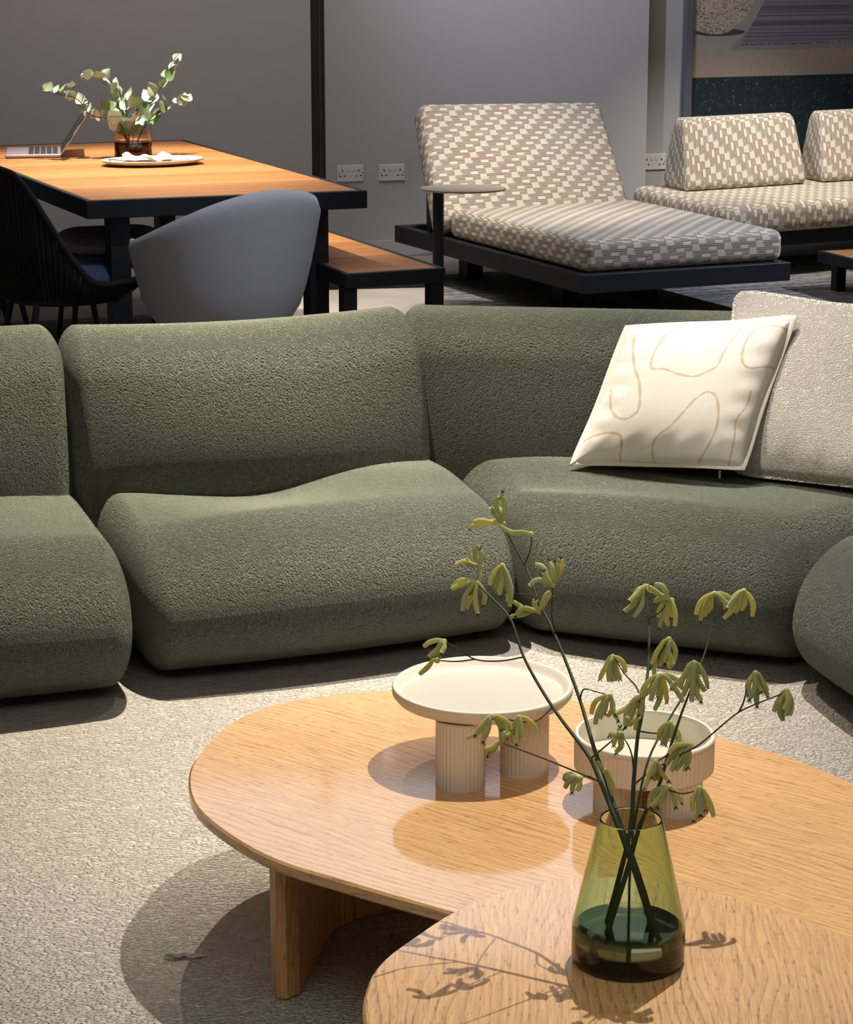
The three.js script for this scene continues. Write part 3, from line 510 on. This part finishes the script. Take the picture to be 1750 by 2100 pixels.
const PAWS = {"A":{"main":[[0.338,0.45,-3.27],[0.301,0.562,-3.3],[0.277,0.624,-3.315],[0.252,0.68,-3.36],[0.241,0.701,-3.38],[0.187,0.759,-3.45],[0.147,0.816,-3.51],[0.127,0.865,-3.55],[0.099,0.889,-3.58],[0.077,0.906,-3.6]],"br":[[[0.147,0.816,-3.51],[0.11,0.813,-3.5],[0.073,0.819,-3.49],[0.047,0.839,-3.48],[0.026,0.85,-3.48]],[[0.073,0.819,-3.49],[0.044,0.822,-3.47],[0.016,0.827,-3.46]],[[0.188,0.756,-3.45],[0.161,0.745,-3.42],[0.134,0.753,-3.4],[0.096,0.766,-3.38]],[[0.249,0.675,-3.36],[0.178,0.72,-3.32],[0.105,0.763,-3.28]],[[0.241,0.701,-3.38],[0.27,0.736,-3.36],[0.295,0.77,-3.34]],[[0.255,0.673,-3.355],[0.234,0.689,-3.34],[0.223,0.689,-3.33]]],"cl":[[[0.077,0.906,-3.6],[[-1,0.1],[-0.6,0.9],[-0.35,1],[0,1],[0.35,0.8]],0.0341],[[0.026,0.85,-3.48],[[-0.9,0.25],[-0.6,0.6],[-0.3,0.9]],0.0287],[[0.016,0.827,-3.46],[[-0.75,0.7]],0.0328],[[0.096,0.766,-3.38],[[-0.8,0.75],[-0.4,0.9],[0.6,0.7],[0.9,0.5]],0.0348],[[0.136,0.758,-3.4],[[0.8,0.6],[-0.5,0.7],[0.2,1],[-0.1,0.9]],0.0322],[[0.105,0.763,-3.28],[[-0.8,0.25],[-0.5,0.5],[0.3,-0.7]],0.0297],[[0.223,0.689,-3.33],[[-0.9,-0.05],[-0.5,0.7],[-0.8,0.4]],0.0247],[[0.26,0.693,-3.35],[[0.5,0.9],[-0.3,-0.4]],0.0317],[[0.295,0.77,-3.34],[[0.5,-0.6],[-0.4,-0.6]],0.0206]]},"B":{"main":[[0.342,0.438,-3.33],[0.306,0.558,-3.31],[0.282,0.62,-3.33],[0.263,0.671,-3.39],[0.251,0.697,-3.42],[0.232,0.752,-3.5],[0.21,0.802,-3.56],[0.193,0.835,-3.6],[0.176,0.863,-3.63],[0.163,0.893,-3.66],[0.154,0.913,-3.68],[0.138,0.938,-3.7],[0.125,0.962,-3.71]],"br":[[[0.154,0.913,-3.68],[0.163,0.939,-3.68],[0.164,0.954,-3.67],[0.162,0.968,-3.66]],[[0.198,0.828,-3.59],[0.192,0.859,-3.57],[0.191,0.917,-3.55]],[[0.232,0.752,-3.5],[0.237,0.775,-3.48],[0.256,0.777,-3.46],[0.274,0.775,-3.45]],[[0.171,0.873,-3.64],[0.147,0.883,-3.62],[0.13,0.887,-3.61]],[[0.178,0.86,-3.63],[0.174,0.856,-3.62]]],"cl":[[[0.12,0.972,-3.71],[[-0.1,-1],[-0.45,-0.75],[-0.95,-0.2],[-1,0.15]],0.0443],[[0.162,0.968,-3.66],[[-1,-0.15]],0.0498],[[0.083,0.927,-3.62],[[-0.2,-1],[0.0,-0.8],[-1,-0.35],[-0.7,-0.45],[-0.25,0.8]],0.0373],[[0.117,0.928,-3.62],[[-0.6,0.7],[-0.3,1],[-0.1,1.3],[0.25,1.1],[0.35,1.5]],0.0388],[[0.191,0.918,-3.55],[[-0.6,-0.85],[-0.1,-1],[0.35,-1.1],[-1,-0.25]],0.0336],[[0.174,0.855,-3.62],[[-1,-0.3],[-1,-0.05],[-1,0.25],[-0.25,-0.9],[0.5,-1]],0.0358],[[0.274,0.774,-3.45],[[-0.8,0.6],[-0.5,0.9],[0.3,0.9],[0.05,1.1]],0.0327]]},"C":{"main":[[0.259,0.447,-3.31],[0.281,0.543,-3.31],[0.297,0.626,-3.31],[0.301,0.684,-3.33],[0.309,0.752,-3.36],[0.313,0.763,-3.37],[0.32,0.797,-3.4],[0.327,0.815,-3.43],[0.334,0.866,-3.5],[0.332,0.91,-3.55]],"br":[[[0.311,0.8,-3.39],[0.307,0.807,-3.4],[0.29,0.824,-3.41],[0.278,0.842,-3.42]],[[0.33,0.818,-3.44],[0.343,0.844,-3.43],[0.354,0.864,-3.43]],[[0.334,0.876,-3.51],[0.351,0.883,-3.52],[0.364,0.896,-3.53]],[[0.32,0.797,-3.4],[0.331,0.819,-3.38],[0.339,0.834,-3.36]],[[0.311,0.751,-3.36],[0.332,0.755,-3.34],[0.351,0.765,-3.32]],[[0.302,0.687,-3.33],[0.295,0.735,-3.31],[0.286,0.757,-3.3],[0.279,0.767,-3.29]]],"cl":[[[0.332,0.915,-3.55],[[-0.7,0.4],[-0.9,1],[-0.4,1],[0.6,0.35]],0.0336],[[0.37,0.899,-3.53],[[-0.7,-0.9],[-0.9,0.1],[-0.6,0.8],[-0.2,1],[0.05,0.9],[-0.5,1]],0.0335],[[0.357,0.869,-3.43],[[-0.9,1.1],[-0.6,1.2],[-0.35,1.3],[0.05,1.1],[0.1,0.8]],0.0367],[[0.274,0.845,-3.42],[[-0.5,1],[-0.2,0.8],[0.35,1],[0.7,0.7],[0.15,1]],0.0338],[[0.339,0.836,-3.36],[[-0.9,0.9],[-0.5,1],[-0.1,1.2],[0.35,1.1],[0.8,0.8],[1.1,0.6]],0.036],[[0.315,0.801,-3.37],[[-1.2,0.6],[-0.8,0.9],[-0.5,1.1],[-0.2,1.1],[-0.05,0.8]],0.0347],[[0.351,0.777,-3.32],[[-0.6,0.8],[-0.3,1],[0.3,0.8],[0.5,1.1]],0.0287],[[0.279,0.767,-3.29],[[-0.8,-0.1],[-0.3,-0.6],[-0.2,0.9],[-0.6,0.6]],0.0244]]},"D":{"main":[[0.262,0.473,-3.27],[0.288,0.567,-3.27],[0.306,0.644,-3.265],[0.329,0.714,-3.24],[0.34,0.769,-3.225],[0.353,0.826,-3.21],[0.366,0.872,-3.2]],"br":[[[0.294,0.71,-3.25],[0.314,0.73,-3.245],[0.334,0.749,-3.23],[0.356,0.775,-3.2],[0.375,0.799,-3.17],[0.422,0.864,-3.12],[0.448,0.885,-3.1],[0.474,0.904,-3.08]],[[0.422,0.864,-3.12],[0.427,0.884,-3.11],[0.431,0.909,-3.11]],[[0.34,0.769,-3.225],[0.355,0.775,-3.22],[0.367,0.784,-3.21]],[[0.321,0.697,-3.24],[0.328,0.706,-3.23],[0.338,0.715,-3.22]],[[0.338,0.715,-3.22],[0.358,0.716,-3.2],[0.378,0.725,-3.19]],[[0.34,0.766,-3.225],[0.331,0.757,-3.23],[0.322,0.752,-3.23]]],"cl":[[[0.369,0.907,-3.2],[[-0.6,1],[-0.35,1.1],[-0.1,1.2],[0.15,1.2],[0.4,1.1],[0.65,0.95],[0.2,1.4]],0.0343],[[0.441,0.922,-3.11],[[-0.35,0.9],[-0.25,1.2],[0.1,1.2],[0.35,1],[0.5,0.85]],0.0295],[[0.479,0.907,-3.08],[[-0.5,1],[-0.25,1.2],[0,1.2],[0.3,1],[0.15,0.9]],0.0279],[[0.367,0.784,-3.21],[[-0.8,0.1],[-0.7,0.9],[-0.4,1.1],[-0.1,1],[-0.9,0.7]],0.0331],[[0.341,0.717,-3.22],[[-0.6,0.5],[-0.5,1],[-0.8,0.8],[0.5,0.5],[0.35,0.8]],0.0305],[[0.38,0.727,-3.19],[[-0.3,1],[0,1.1],[0.35,1],[0.6,1]],0.0302],[[0.322,0.751,-3.23],[[-0.5,1],[-0.2,0.6],[0.3,1],[0.6,0.8]],0.0279]]},"E":{"main":[[0.3,0.433,-3.34],[0.299,0.54,-3.335],[0.304,0.616,-3.335],[0.326,0.698,-3.38],[0.36,0.738,-3.44],[0.418,0.801,-3.53],[0.44,0.856,-3.58],[0.444,0.883,-3.6]],"br":[[[0.438,0.85,-3.58],[0.461,0.867,-3.59],[0.487,0.89,-3.6]]],"cl":[[[0.443,0.889,-3.6],[[-0.9,0.7],[-0.5,1.1],[0.9,0.35],[0.9,0.6],[0.7,0.9]],0.0341],[[0.488,0.893,-3.6],[[-0.6,0.9],[-0.3,1.1],[0.05,1.2],[0.45,0.9],[-0.7,0.5]],0.0326]]}};
// traced stems in metres: main stem, side twigs, flower clusters [base, image-plane directions of the tubes (right, down), tube length]
const PAW_LABELS = {
  A: 'kangaroo paw stem leaning far left with the lowest left flower heads over the cake stand', B: 'tallest kangaroo paw stem with the topmost flower head against the sofa',
  C: 'upright kangaroo paw stem in the middle with dense drooping flower heads over the bowl', D: 'kangaroo paw stem leaning right with flower heads at the right end over the rug', E: 'thin kangaroo paw stem with the upper right pair of flower heads against the sofa' };
for (const [key, s] of Object.entries(PAWS)) {
  reseed(key.charCodeAt(0) * 77);
  const o = thing('flower_stem', PAW_LABELS[key], 'flower', [0, 0, 0], 0, 'kangaroo paw stems in the green vase'), v = (q) => V3(...q);
  const thick = key === 'E' ? 0.002 : 0.0044;
  part('stem', tube(s.main.map(v), thick, 0.0014, 8), M.stem, o);
  for (const b of s.br) part('twig', tube(b.map(v), 0.0014, 0.0009, 6), M.twig, o);
  for (const [base, dirs, len] of s.cl) {
    const head = part('flower_head', new THREE.SphereGeometry(0.0046, 10, 8).translate(...base), M.pawYellow, o);
    const all = [...dirs]; if (dirs.length > 2) for (let k = 0; k < 2; k++) { const d = dirs[Math.floor(rnd() * dirs.length)]; all.push([d[0] * (0.5 + 0.6 * rnd()) + (rnd() - 0.5) * 0.5, d[1] * (0.6 + 0.5 * rnd())]); }
    all.forEach(([dx, dy], i) => {
      const L = len * (0.92 + 0.42 * rnd()) * Math.min(1.15, Math.max(0.6, Math.hypot(dx, dy))), d = V3(dx, -dy, (rnd() - 0.5) * 1.2).normalize(), p0 = v(base);
      const start = d.clone().lerp(V3(dx * 0.7, 0.6 * (dy > 0 ? 1 : 0.2), d.z), 0.5), side = V3(-d.y, d.x, (rnd() - 0.5)).normalize(), sway = (rnd() - 0.5) * 0.34;
      const p1 = p0.clone().addScaledVector(start, L * 0.22), p2 = p0.clone().addScaledVector(d, L * 0.45).addScaledVector(start, L * 0.10).addScaledVector(side, L * sway * 0.8), p4 = p0.clone().addScaledVector(d, L * 0.75).addScaledVector(side, L * sway * 0.5), p3 = p0.clone().addScaledVector(d, L * 0.98).addScaledVector(side, -L * sway * 0.6).add(V3(0, -L * 0.1, 0));
      part('floret', tube([p0, p1, p2, p4, p3], (t) => 0.0015 + 0.0027 * Math.sin(Math.PI * Math.min(1, 0.08 + t * 0.66)) - 0.0002 * t, 0, 8, 12), (i + (dy > 0 ? 0 : 1)) % 3 ? M.paw : M.pawYellow, head);
      if (rnd() < 0.45) { const q = []; for (let k = 0; k < 4; k++) { const a = k * 1.57 + rnd(), e = p3.clone().add(V3(Math.cos(a) * 0.0035, -0.0055 * (dy > -0.2 ? 1 : -1), Math.sin(a) * 0.0035)); q.push(tube([p3, e], 0.0011, 0.0004, 5)); } part('petal_tips', merge(q), M.stem, head); }
    });
  }
}

// ---------------------------------------------------------------- dining set
const teaks = [M.teak, M.teak.clone(), M.teak.clone()]; teaks[1].color.set(0xf2ece6); teaks[2].color.set(0xe4dad0);
const dirAt = (deg) => [Math.cos(deg * D2R), -Math.sin(deg * D2R)], depthAt = (deg) => [-Math.sin(deg * D2R), -Math.cos(deg * D2R)];
function frameBasis(o, U, V) { return (a, b) => [o[0] + U[0] * a + V[0] * b, o[1] + U[1] * a + V[1] * b]; }
const quad = (B, a0, a1, b0, b1) => [B(a0, b0), B(a1, b0), B(a1, b1), B(a0, b1)];
function boardTable(name, label, category, o2, near, deep, W, L, H, apron, boards, legs, legW) {
  const o = thing(name, label, category), B = frameBasis(o2, dirAt(near), depthAt(deep)), rim = 0.022;
  part('frame', prism(quad(B, 0, W, 0, rim), H - apron, H), M.black, o); part('frame', prism(quad(B, 0, W, L - rim, L), H - apron, H), M.black, o);
  part('frame', prism(quad(B, 0, rim, rim, L - rim), H - apron, H), M.black, o); part('frame', prism(quad(B, W - rim, W, rim, L - rim), H - apron, H), M.black, o);
  part('tray', prism(quad(B, rim, W - rim, rim, L - rim), H - 0.035, H - 0.022), M.black, o);
  const step = (L - 2 * rim) / boards;
  for (let i = 0; i < boards; i++) { const b = rim + i * step; const g = prism(quad(B, rim + 0.002, W - rim - 0.002, b + 0.0015, b + step - 0.0015), H - 0.022, H - 0.001, near * D2R, 0.0015); const u = g.attributes.uv; reseed(i * 31 + 5); const du = rnd() * 3, dv = rnd(); for (let k = 0; k < u.count; k++) u.setXY(k, u.getX(k) + du, u.getY(k) + dv); part('board', g, teaks[Math.floor(rnd() * 3)], o); }
  for (const [a, b] of legs) part('leg', prism(quad(B, a, a + legW, b, b + legW), 0.008, H - apron), M.black, o);
  return B;
}
const TB = boardTable('dining_table', 'teak slatted dining table with a thick black frame under the eucalyptus', 'table', [-1.319, -9.461], 17, 25, 1.13, 2.19, 0.75, 0.072, 22, [[0.12, 0.10], [0.93, 0.10], [0.12, 1.98], [0.93, 1.98]], 0.078);
boardTable('bench', 'teak slatted bench with black legs beside the dining table', 'bench', [-0.318, -9.551], 22, 25, 0.425, 1.75, 0.45, 0.058, 17, [[0.0, 0.02], [0.37, 0.02], [0.0, 1.65], [0.37, 1.65]], 0.055);

// grey upholstered tub chair, seen from behind
function shellGeo(o) {                                         // wrap-around shell: outer face, rim and inner face in one skin
  const N = 72, rows = [[0, 0], [0.12, 0], [0.3, 0], [0.5, 0], [0.7, 0], [0.86, 0], [0.95, 0], [1.0, 0.25], [1.0, 0.75], [0.95, 1], [0.8, 1], [0.5, 1], [0.2, 1], [0, 1]];
  return smoothNormals(grid(N, rows.length - 1, (i, j) => {
    const [k, inn] = rows[Math.round(j * (rows.length - 1))], ph = lerp(-o.span, o.span, i), c = Math.cos(ph), s = Math.sin(ph);
    const end = 1 - sstep(0.93, 1, Math.abs(2 * i - 1)) * 0.5;
    const top = o.top(ph), y = o.y0 + (top - o.y0) * (k * (k > 0.9 ? 1 : 1)), f = (y - o.y0) / (o.yMax - o.y0), r = lerp(o.r0, 1, Math.pow(clamp(f, 0, 1), o.pow)), t = o.t * end;
    const a = (o.a * r) - t * inn, b = (o.b * r) - t * inn, lift = (inn > 0 && inn < 1) ? 0.012 : 0;
    return [s * a, y + lift, c * b, ph * o.a, y];
  }));
}
{ const yaw = 40 * D2R, o = thing('tub_chair', 'grey upholstered tub chair seen from behind at the head of the dining table', 'chair', [-0.775, 0, -9.22], yaw);
  part('shell', shellGeo({ span: 128 * D2R, a: 0.41, b: 0.36, r0: 0.66, y0: 0.33, yMax: 0.84, pow: 0.6, t: 0.055, top: (p) => 0.63 + 0.21 * Math.pow(clamp(Math.cos(p * 0.7), 0, 1), 2.2) }), M.grey, o);
  part('underside', lathe([[0, 0.30], [0.17, 0.302], [0.245, 0.322], [0.262, 0.34], [0.24, 0.36], [0, 0.37]], 48).scale(1, 1, 0.88), M.grey, o);
  part('seat_cushion', puff([0.5, 0.13, 0.5], [0.12, 0.05, 0.12], [20, 10, 20], (u, w, v, out) => out.set((u - 0.5) * 0.5, 0.365 + w * 0.12, (0.5 - v) * 0.5 - 0.03)), M.grey, o);
  for (const [x, z] of [[-0.15, 0.13], [0.15, 0.13], [-0.15, -0.13], [0.15, -0.13]]) part('leg', tube([V3(x, 0.31, z), V3(x * 1.35, 0.009, z * 1.35)], 0.017, 0.012, 10), M.black, o); }

// black rope armchairs on the left side of the dining table
function ropeChair(label, pos, yaw) {
  const o = thing('rope_chair', label, 'chair', pos, yaw, 'black rope dining armchairs');
  const span = 150 * D2R, top = (p) => 0.42 + 0.45 * (1 - sstep(0.6, 1.8, Math.abs(p))), rim = (p) => V3(Math.sin(p) * 0.32, top(p), Math.cos(p) * 0.325), low = (p) => V3(Math.sin(p) * 0.245, 0.345, Math.cos(p) * 0.235);
  const line = (f, n) => { const q = []; for (let i = 0; i <= n; i++) q.push(f(lerp(-span, span, i / n))); return q; };
  part('top_rail', tube(line(rim, 28), 0.013, 0.013, 10), M.rope, o); part('base_ring', tube(line(low, 24), 0.012, 0.012, 8), M.rope, o);
  const n = 74; for (let i = 0; i <= n; i++) { const p = lerp(-span, span, i / n), a = rim(p), b = low(p), c = a.clone().lerp(b, 0.55).multiply(V3(1.06, 1, 1.06)); part('rope', tube([a, c, b], 0.011, 0.011, 5, 5), M.rope, o); }
  part('seat_pan', new THREE.CylinderGeometry(0.243, 0.235, 0.03, 40).translate(0, 0.345, 0), M.rope, o);
  part('seat_cushion', lathe([[0, 0.362], [0.2, 0.362], [0.232, 0.39], [0.236, 0.43], [0.2, 0.47], [0, 0.485]], 40), M.navy, o, null, 'navy seat cushion');
  for (const [x, z] of [[-0.18, 0.16], [0.18, 0.16], [-0.18, -0.16], [0.18, -0.16]]) part('leg', tube([V3(x, 0.345, z), V3(x * 1.3, 0.008, z * 1.4)], 0.014, 0.011, 10), M.black, o);
  return o;
}
ropeChair('black rope armchair nearest the near left corner of the dining table', [-1.46, 0, -9.72], -66 * D2R);
ropeChair('black rope armchair further along the table, cut off by the left edge', [-2.02, 0, -10.62], -68 * D2R);
{ const c = thing('dining_chair', 'low dining chair with a dull mauve seat pad behind the nearest rope armchair', 'chair', [-1.36, 0.40, -10.5], 0.3);
  part('seat_pad', puff([0.46, 0.11, 0.4], [0.12, 0.05, 0.12], [20, 10, 20], (u, w, v, out) => out.set((u - 0.5) * 0.46, w * 0.1, (0.5 - v) * 0.4)), M.mauve, c);
  part('chair_seat', puff([0.5, 0.06, 0.44], [0.1, 0.025, 0.1], [16, 6, 16], (u, w, v, out) => out.set((u - 0.5) * 0.5, -0.052 + w * 0.05, (0.5 - v) * 0.44)), M.rope, c);
  for (const [x, z] of [[-0.18, 0.16], [0.18, 0.16], [-0.18, -0.16], [0.18, -0.16]]) part('leg', tube([V3(x, -0.04, z), V3(x * 1.2, -0.395, z * 1.2)], 0.014, 0.011, 10), M.black, c); }

// laptop, open, facing left
{ const turn = 8.5 * D2R, o = thing('laptop', 'open pink-silver laptop seen from the side on the dining table', 'laptop', [-1.665, 0.752, -11.15], turn);
  part('base', rbx(0.245, 0.014, 0.33, 0.005, -0.1225, 0.007, 0), M.alu, o);
  const keys = o.children[0]; for (let i = 0; i < 5; i++) for (let j = 0; j < 8; j++) part('key', rbx(0.022, 0.003, 0.03, 0.001, -0.024 - i * 0.027, 0.0148, -0.13 + j * 0.037), M.dark, keys);
  part('trackpad', rbx(0.07, 0.001, 0.12, 0.0004, -0.2, 0.0143, 0), M.alu, o);
  const lid = part('screen', rbx(0.007, 0.21, 0.33, 0.003, 0, 0.105, 0).rotateZ(-34 * D2R), M.alu, o, [0.0, 0.008, 0]);
  part('display', rbx(0.002, 0.19, 0.31, 0.0005, -0.0042, 0.105, 0).rotateZ(-34 * D2R), M.dark, lid); }

// amber vase with eucalyptus
{ const o = thing('amber_vase', 'smoky amber glass cylinder vase with a thick base on the dining table', 'vase', [-1.32, 0.7502, -11.03]);
  const R = 0.085, h = 0.165;
  part('glass_body', lathe([[0, 0], [R - 0.006, 0], [R, 0.006], [R - 0.001, 0.06], [R, 0.062], [R - 0.002, h - 0.002], [R - 0.004, h], [R - 0.006, h - 0.002], [R - 0.006, 0.07], [R - 0.009, 0.062], [0, 0.06]], 56), M.amberGlass, o); }
const leafGeo = (() => { const g = grid(6, 4, (i, j) => { const a = i * 2 - 1, l = j, w = 0.5 * Math.sin(Math.PI * Math.pow(clamp(l, 0.001, 1), 0.75)) ; return [a * w * 0.9, l, 0.16 * (a * a * w) + 0.12 * l * l]; }); return g; })();
function eucalyptus(label, pts, n, size, seed) {
  reseed(seed); const o = thing('eucalyptus_branch', label, 'branch', [0, 0, 0], 0, 'eucalyptus branches in the amber vase');
  const P = pts.map((q) => V3(...q)), c = new THREE.CatmullRomCurve3(P); part('stem', tube(P, 0.0032, 0.0016, 6), M.twig, o);
  for (let i = 0; i < n; i++) for (const side of [-1, 1]) {
    const t = lerp(0.22, 1, (i + 0.5 + 0.3 * (rnd() - 0.5)) / n), p = c.getPointAt(Math.min(t, 1)), d = c.getTangentAt(Math.min(t, 1)), a = rnd() * 6.28 + side * 1.57;
    const q = V3(Math.cos(a), 0.35 + 0.5 * rnd(), Math.sin(a)).addScaledVector(d, 0.5).normalize(), s = size * (0.75 + 0.5 * rnd()) * (1.15 - 0.4 * t);
    const m = part('leaf', leafGeo, [M.leafA, M.leafB, M.leafB, M.leafC][Math.floor(rnd() * 4)], o); m.position.copy(p); m.scale.set(s, s, s);
    m.quaternion.setFromUnitVectors(V3(0, 1, 0), q).multiply(new THREE.Quaternion().setFromAxisAngle(V3(0, 1, 0), rnd() * 6.28));
  }
}
eucalyptus('eucalyptus branch arching over to the left, the upper left one', [[-1.345, 0.797, -11.03], [-1.363, 0.895, -11.03], [-1.368, 1.028, -11.01], [-1.408, 1.08, -10.979999999999999], [-1.484, 1.109, -10.969999999999999], [-1.538, 1.098, -10.969999999999999], [-1.573, 1.054, -10.959999999999999]], 9, 0.065, 40);
eucalyptus('low eucalyptus branch reaching furthest left with dull tips', [[-1.336, 0.792, -11.03], [-1.393, 0.907, -11.01], [-1.498, 0.945, -10.95], [-1.549, 1.014, -10.93], [-1.623, 1.037, -10.91], [-1.711, 1.054, -10.91]], 9, 0.065, 41);
eucalyptus('eucalyptus branch rising highest, above the right side of the vase', [[-1.305, 0.797, -11.03], [-1.267, 0.905, -11.03], [-1.228, 1.003, -11.059999999999999], [-1.184, 1.072, -11.08], [-1.149, 1.145, -11.09], [-1.125, 1.19, -11.09]], 8, 0.065, 42);
eucalyptus('eucalyptus branch spreading to the right above the tray', [[-1.314, 0.792, -11.03], [-1.248, 0.908, -11.0], [-1.187, 0.961, -10.969999999999999], [-1.117, 0.99, -10.95], [-1.055, 1.012, -10.95]], 7, 0.065, 43);
eucalyptus('short upright eucalyptus sprig in the middle of the vase', [[-1.336, 0.797, -11.03], [-1.339, 0.897, -11.01], [-1.342, 1.017, -10.99]], 5, 0.07540000000000001, 44);
eucalyptus('short eucalyptus sprig leaning forward over the vase rim', [[-1.321, 0.802, -11.02], [-1.302, 0.912, -10.959999999999999], [-1.284, 0.99, -10.93]], 5, 0.07540000000000001, 45);
eucalyptus('short eucalyptus sprig leaning left over the vase rim', [[-1.331, 0.797, -11.03], [-1.371, 0.907, -10.969999999999999], [-1.414, 0.975, -10.93]], 5, 0.07540000000000001, 46);
// oval tray with napkin and cutlery
{ const o = thing('serving_tray', 'cream oval tray on the dining table in front of the amber vase', 'tray', [-1.20, 0.7505, -10.72], 17 * D2R);
  part('dish', lathe([[0, 0.004], [0.7, 0.004], [0.86, 0.006], [0.96, 0.014], [1, 0.022], [0.99, 0.0245], [0.95, 0.021], [0.86, 0.012], [0, 0.011]].map(([r, y]) => [r, y]), 56).scale(0.225, 1, 0.13), M.pale, o); }
{ const o = thing('napkin', 'crumpled off-white napkin on the cream oval tray', 'napkin', [-1.22, 0.7625, -10.73], 0.2);
  part('cloth', grid(24, 16, (i, j) => [(i - 0.5) * 0.22, 0.018 + 0.014 * Math.sin(i * 9 + j * 4) * Math.sin(j * 7) + 0.007 * Math.sin(i * 17), (j - 0.5) * 0.13]), std({ color: 0xe4e2da, roughness: 0.95, side: THREE.DoubleSide }), o); }
for (const [dx, dz, a, label] of [[0.15, 0.02, 0.5, 'steel table knife at the right end of the oval tray'], [-0.16, 0.015, -0.6, 'steel fork at the left end of the oval tray']]) {
  const o = thing('cutlery', label, 'cutlery', [-1.2 + dx, 0.765, -10.72 + dz], a);
  part('handle', rbx(0.09, 0.004, 0.011, 0.002, -0.03, 0.006, 0), M.steel, o); part('blade', rbx(0.07, 0.002, 0.016, 0.001, 0.05, 0.006, 0), M.steel, o); }

// ---------------------------------------------------------------- daybed
{ const o = thing('daybed', 'reclining outdoor daybed with stepped-weave cushions on a black frame', 'daybed');
  const N = [0.695, -10.783], U = [0.984, -0.387], V = [-0.857, -1.639], B = frameBasis(N, U, V);
  part('frame', prism(quad(B, 0, 1, 0, 0.04), 0.165, 0.25), M.black, o); part('frame', prism(quad(B, 0, 1, 0.975, 1), 0.165, 0.25), M.black, o);
  part('frame', prism(quad(B, 0, 0.045, 0.04, 0.975), 0.165, 0.25), M.black, o); part('frame', prism(quad(B, 0.955, 1, 0.04, 0.975), 0.165, 0.25), M.black, o);
  part('deck', prism(quad(B, 0.045, 0.955, 0.04, 0.975), 0.195, 0.215), M.black, o);
  for (const [a, b] of [[0.2, 0.3], [0.6, 0.3], [0.2, 0.8], [0.6, 0.8]]) part('leg', prism(quad(B, a, a + 0.08, b, b + 0.05), 0.008, 0.166), M.black, o);
  part('seat_cushion', puff([1.02, 0.155, 1.32], [0.04, 0.045, 0.045], [30, 12, 34], (u, w, v, out) => { const q = B(lerp(0.03, 0.99, u), lerp(0.02, 0.72, v)); out.set(q[0], 0.25 + w * 0.145 + 0.012 * w * Math.sin(Math.PI * clamp(u, 0, 1)) * Math.sin(Math.PI * clamp(v, 0, 1)), q[1]); }), M.step, o);
  const bl = V3(0.065, 0.335, -11.93), br = V3(1.05, 0.335, -12.335), tr = V3(0.905, 0.855, -12.80), tl = V3(-0.035, 0.88, -12.40), n = br.clone().sub(bl).cross(tl.clone().sub(bl)).normalize();
  part('back_cushion', puff([1.03, 0.72, 0.155], [0.045, 0.045, 0.05], [30, 26, 10], (u, w, v, out) => { out.copy(bl).lerp(br, u).lerp(V3(0, 0, 0).copy(tl).lerp(tr, u), w).addScaledVector(n, -v * 0.15 + 0.02 * (1 - v) * Math.sin(Math.PI * clamp(u, 0, 1)) * Math.sin(Math.PI * clamp(w, 0, 1))); }), M.step, o);
  part('back_support', prism([[0.02, -12.22], [0.9, -12.58], [0.88, -12.64], [0.0, -12.28]], 0.215, 0.5), M.black, o); }
{ const o = thing('side_table', 'thin round beige side tray on a black post beside the daybed', 'side table', [0.055, 0, -11.32]);
  part('post', new THREE.CylinderGeometry(0.026, 0.026, 0.555, 20).translate(0, 0.2855, 0), M.black, o);
  part('tray', lathe([[0, 0.562], [0.92, 0.562], [0.99, 0.566], [1, 0.571], [0.99, 0.575], [0, 0.575]], 64).scale(0.20, 1, 0.135).translate(0.115, 0, 0), M.disc, o);
  part('arm', rbx(0.12, 0.008, 0.05, 0.003, 0.05, 0.559, 0), M.black, o);
  part('foot', new THREE.CylinderGeometry(0.05, 0.05, 0.006, 24).translate(0, 0.011, 0), M.black, o); }

// ---------------------------------------------------------------- outdoor sofa on the right
const OS = frameBasis([1.467, -12.074], dirAt(27), depthAt(23));
{ const o = thing('outdoor_sofa', 'low outdoor sofa with a stepped-weave seat behind the daybed', 'sofa');
  part('seat_cushion', puff([2.2, 0.15, 0.98], [0.05, 0.05, 0.05], [40, 12, 26], (u, w, v, out) => { const q = OS(u * 2.2, v * 0.98); out.set(q[0], 0.235 + w * 0.15, q[1]); }), M.stepV, o);
  part('frame', prism(quad(OS, 0.03, 2.2, 0.03, 0.98), 0.165, 0.24), M.black, o);
  for (const [a, b] of [[0.3, 0.2], [1.8, 0.2], [0.3, 0.8], [1.8, 0.8]]) part('leg', prism(quad(OS, a, a + 0.08, b, b + 0.06), 0.008, 0.166), M.black, o); }
function wedge(label, a0, len) {
  const o = thing('back_cushion', label, 'cushion', [0, 0, 0], 0, 'wedge back cushions on the outdoor sofa');
  part('cover', puff([len, 0.38, 0.3], [0.028, 0.06, 0.05], [34, 22, 16], (u, w, v, out) => { const k = lerp(1, 0.36, clamp(w, 0, 1)), q = OS(a0 + (u - 0.5) * len * lerp(1, 0.9, w) + len / 2, 0.74 + (v - 0.5) * 0.30 * k + 0.03 * w); out.set(q[0], 0.386 + w * 0.365, q[1]); }), M.stepV, o);
}
wedge('wedge-shaped stepped-weave back cushion on the left end of the outdoor sofa', 0.13, 0.78);
wedge('wedge-shaped stepped-weave back cushion cut off by the right edge of the photo', 1.0, 0.78);
{ boardTable('low_table', 'low square teak and black outdoor table at the right edge behind the cushions', 'table', [2.2, -11.24], 20, 24, 0.7, 0.7, 0.20, 0.055, 7, [[0.05, 0.05], [0.6, 0.05], [0.05, 0.6], [0.6, 0.6]], 0.05); }

renderer.render(scene, camera);
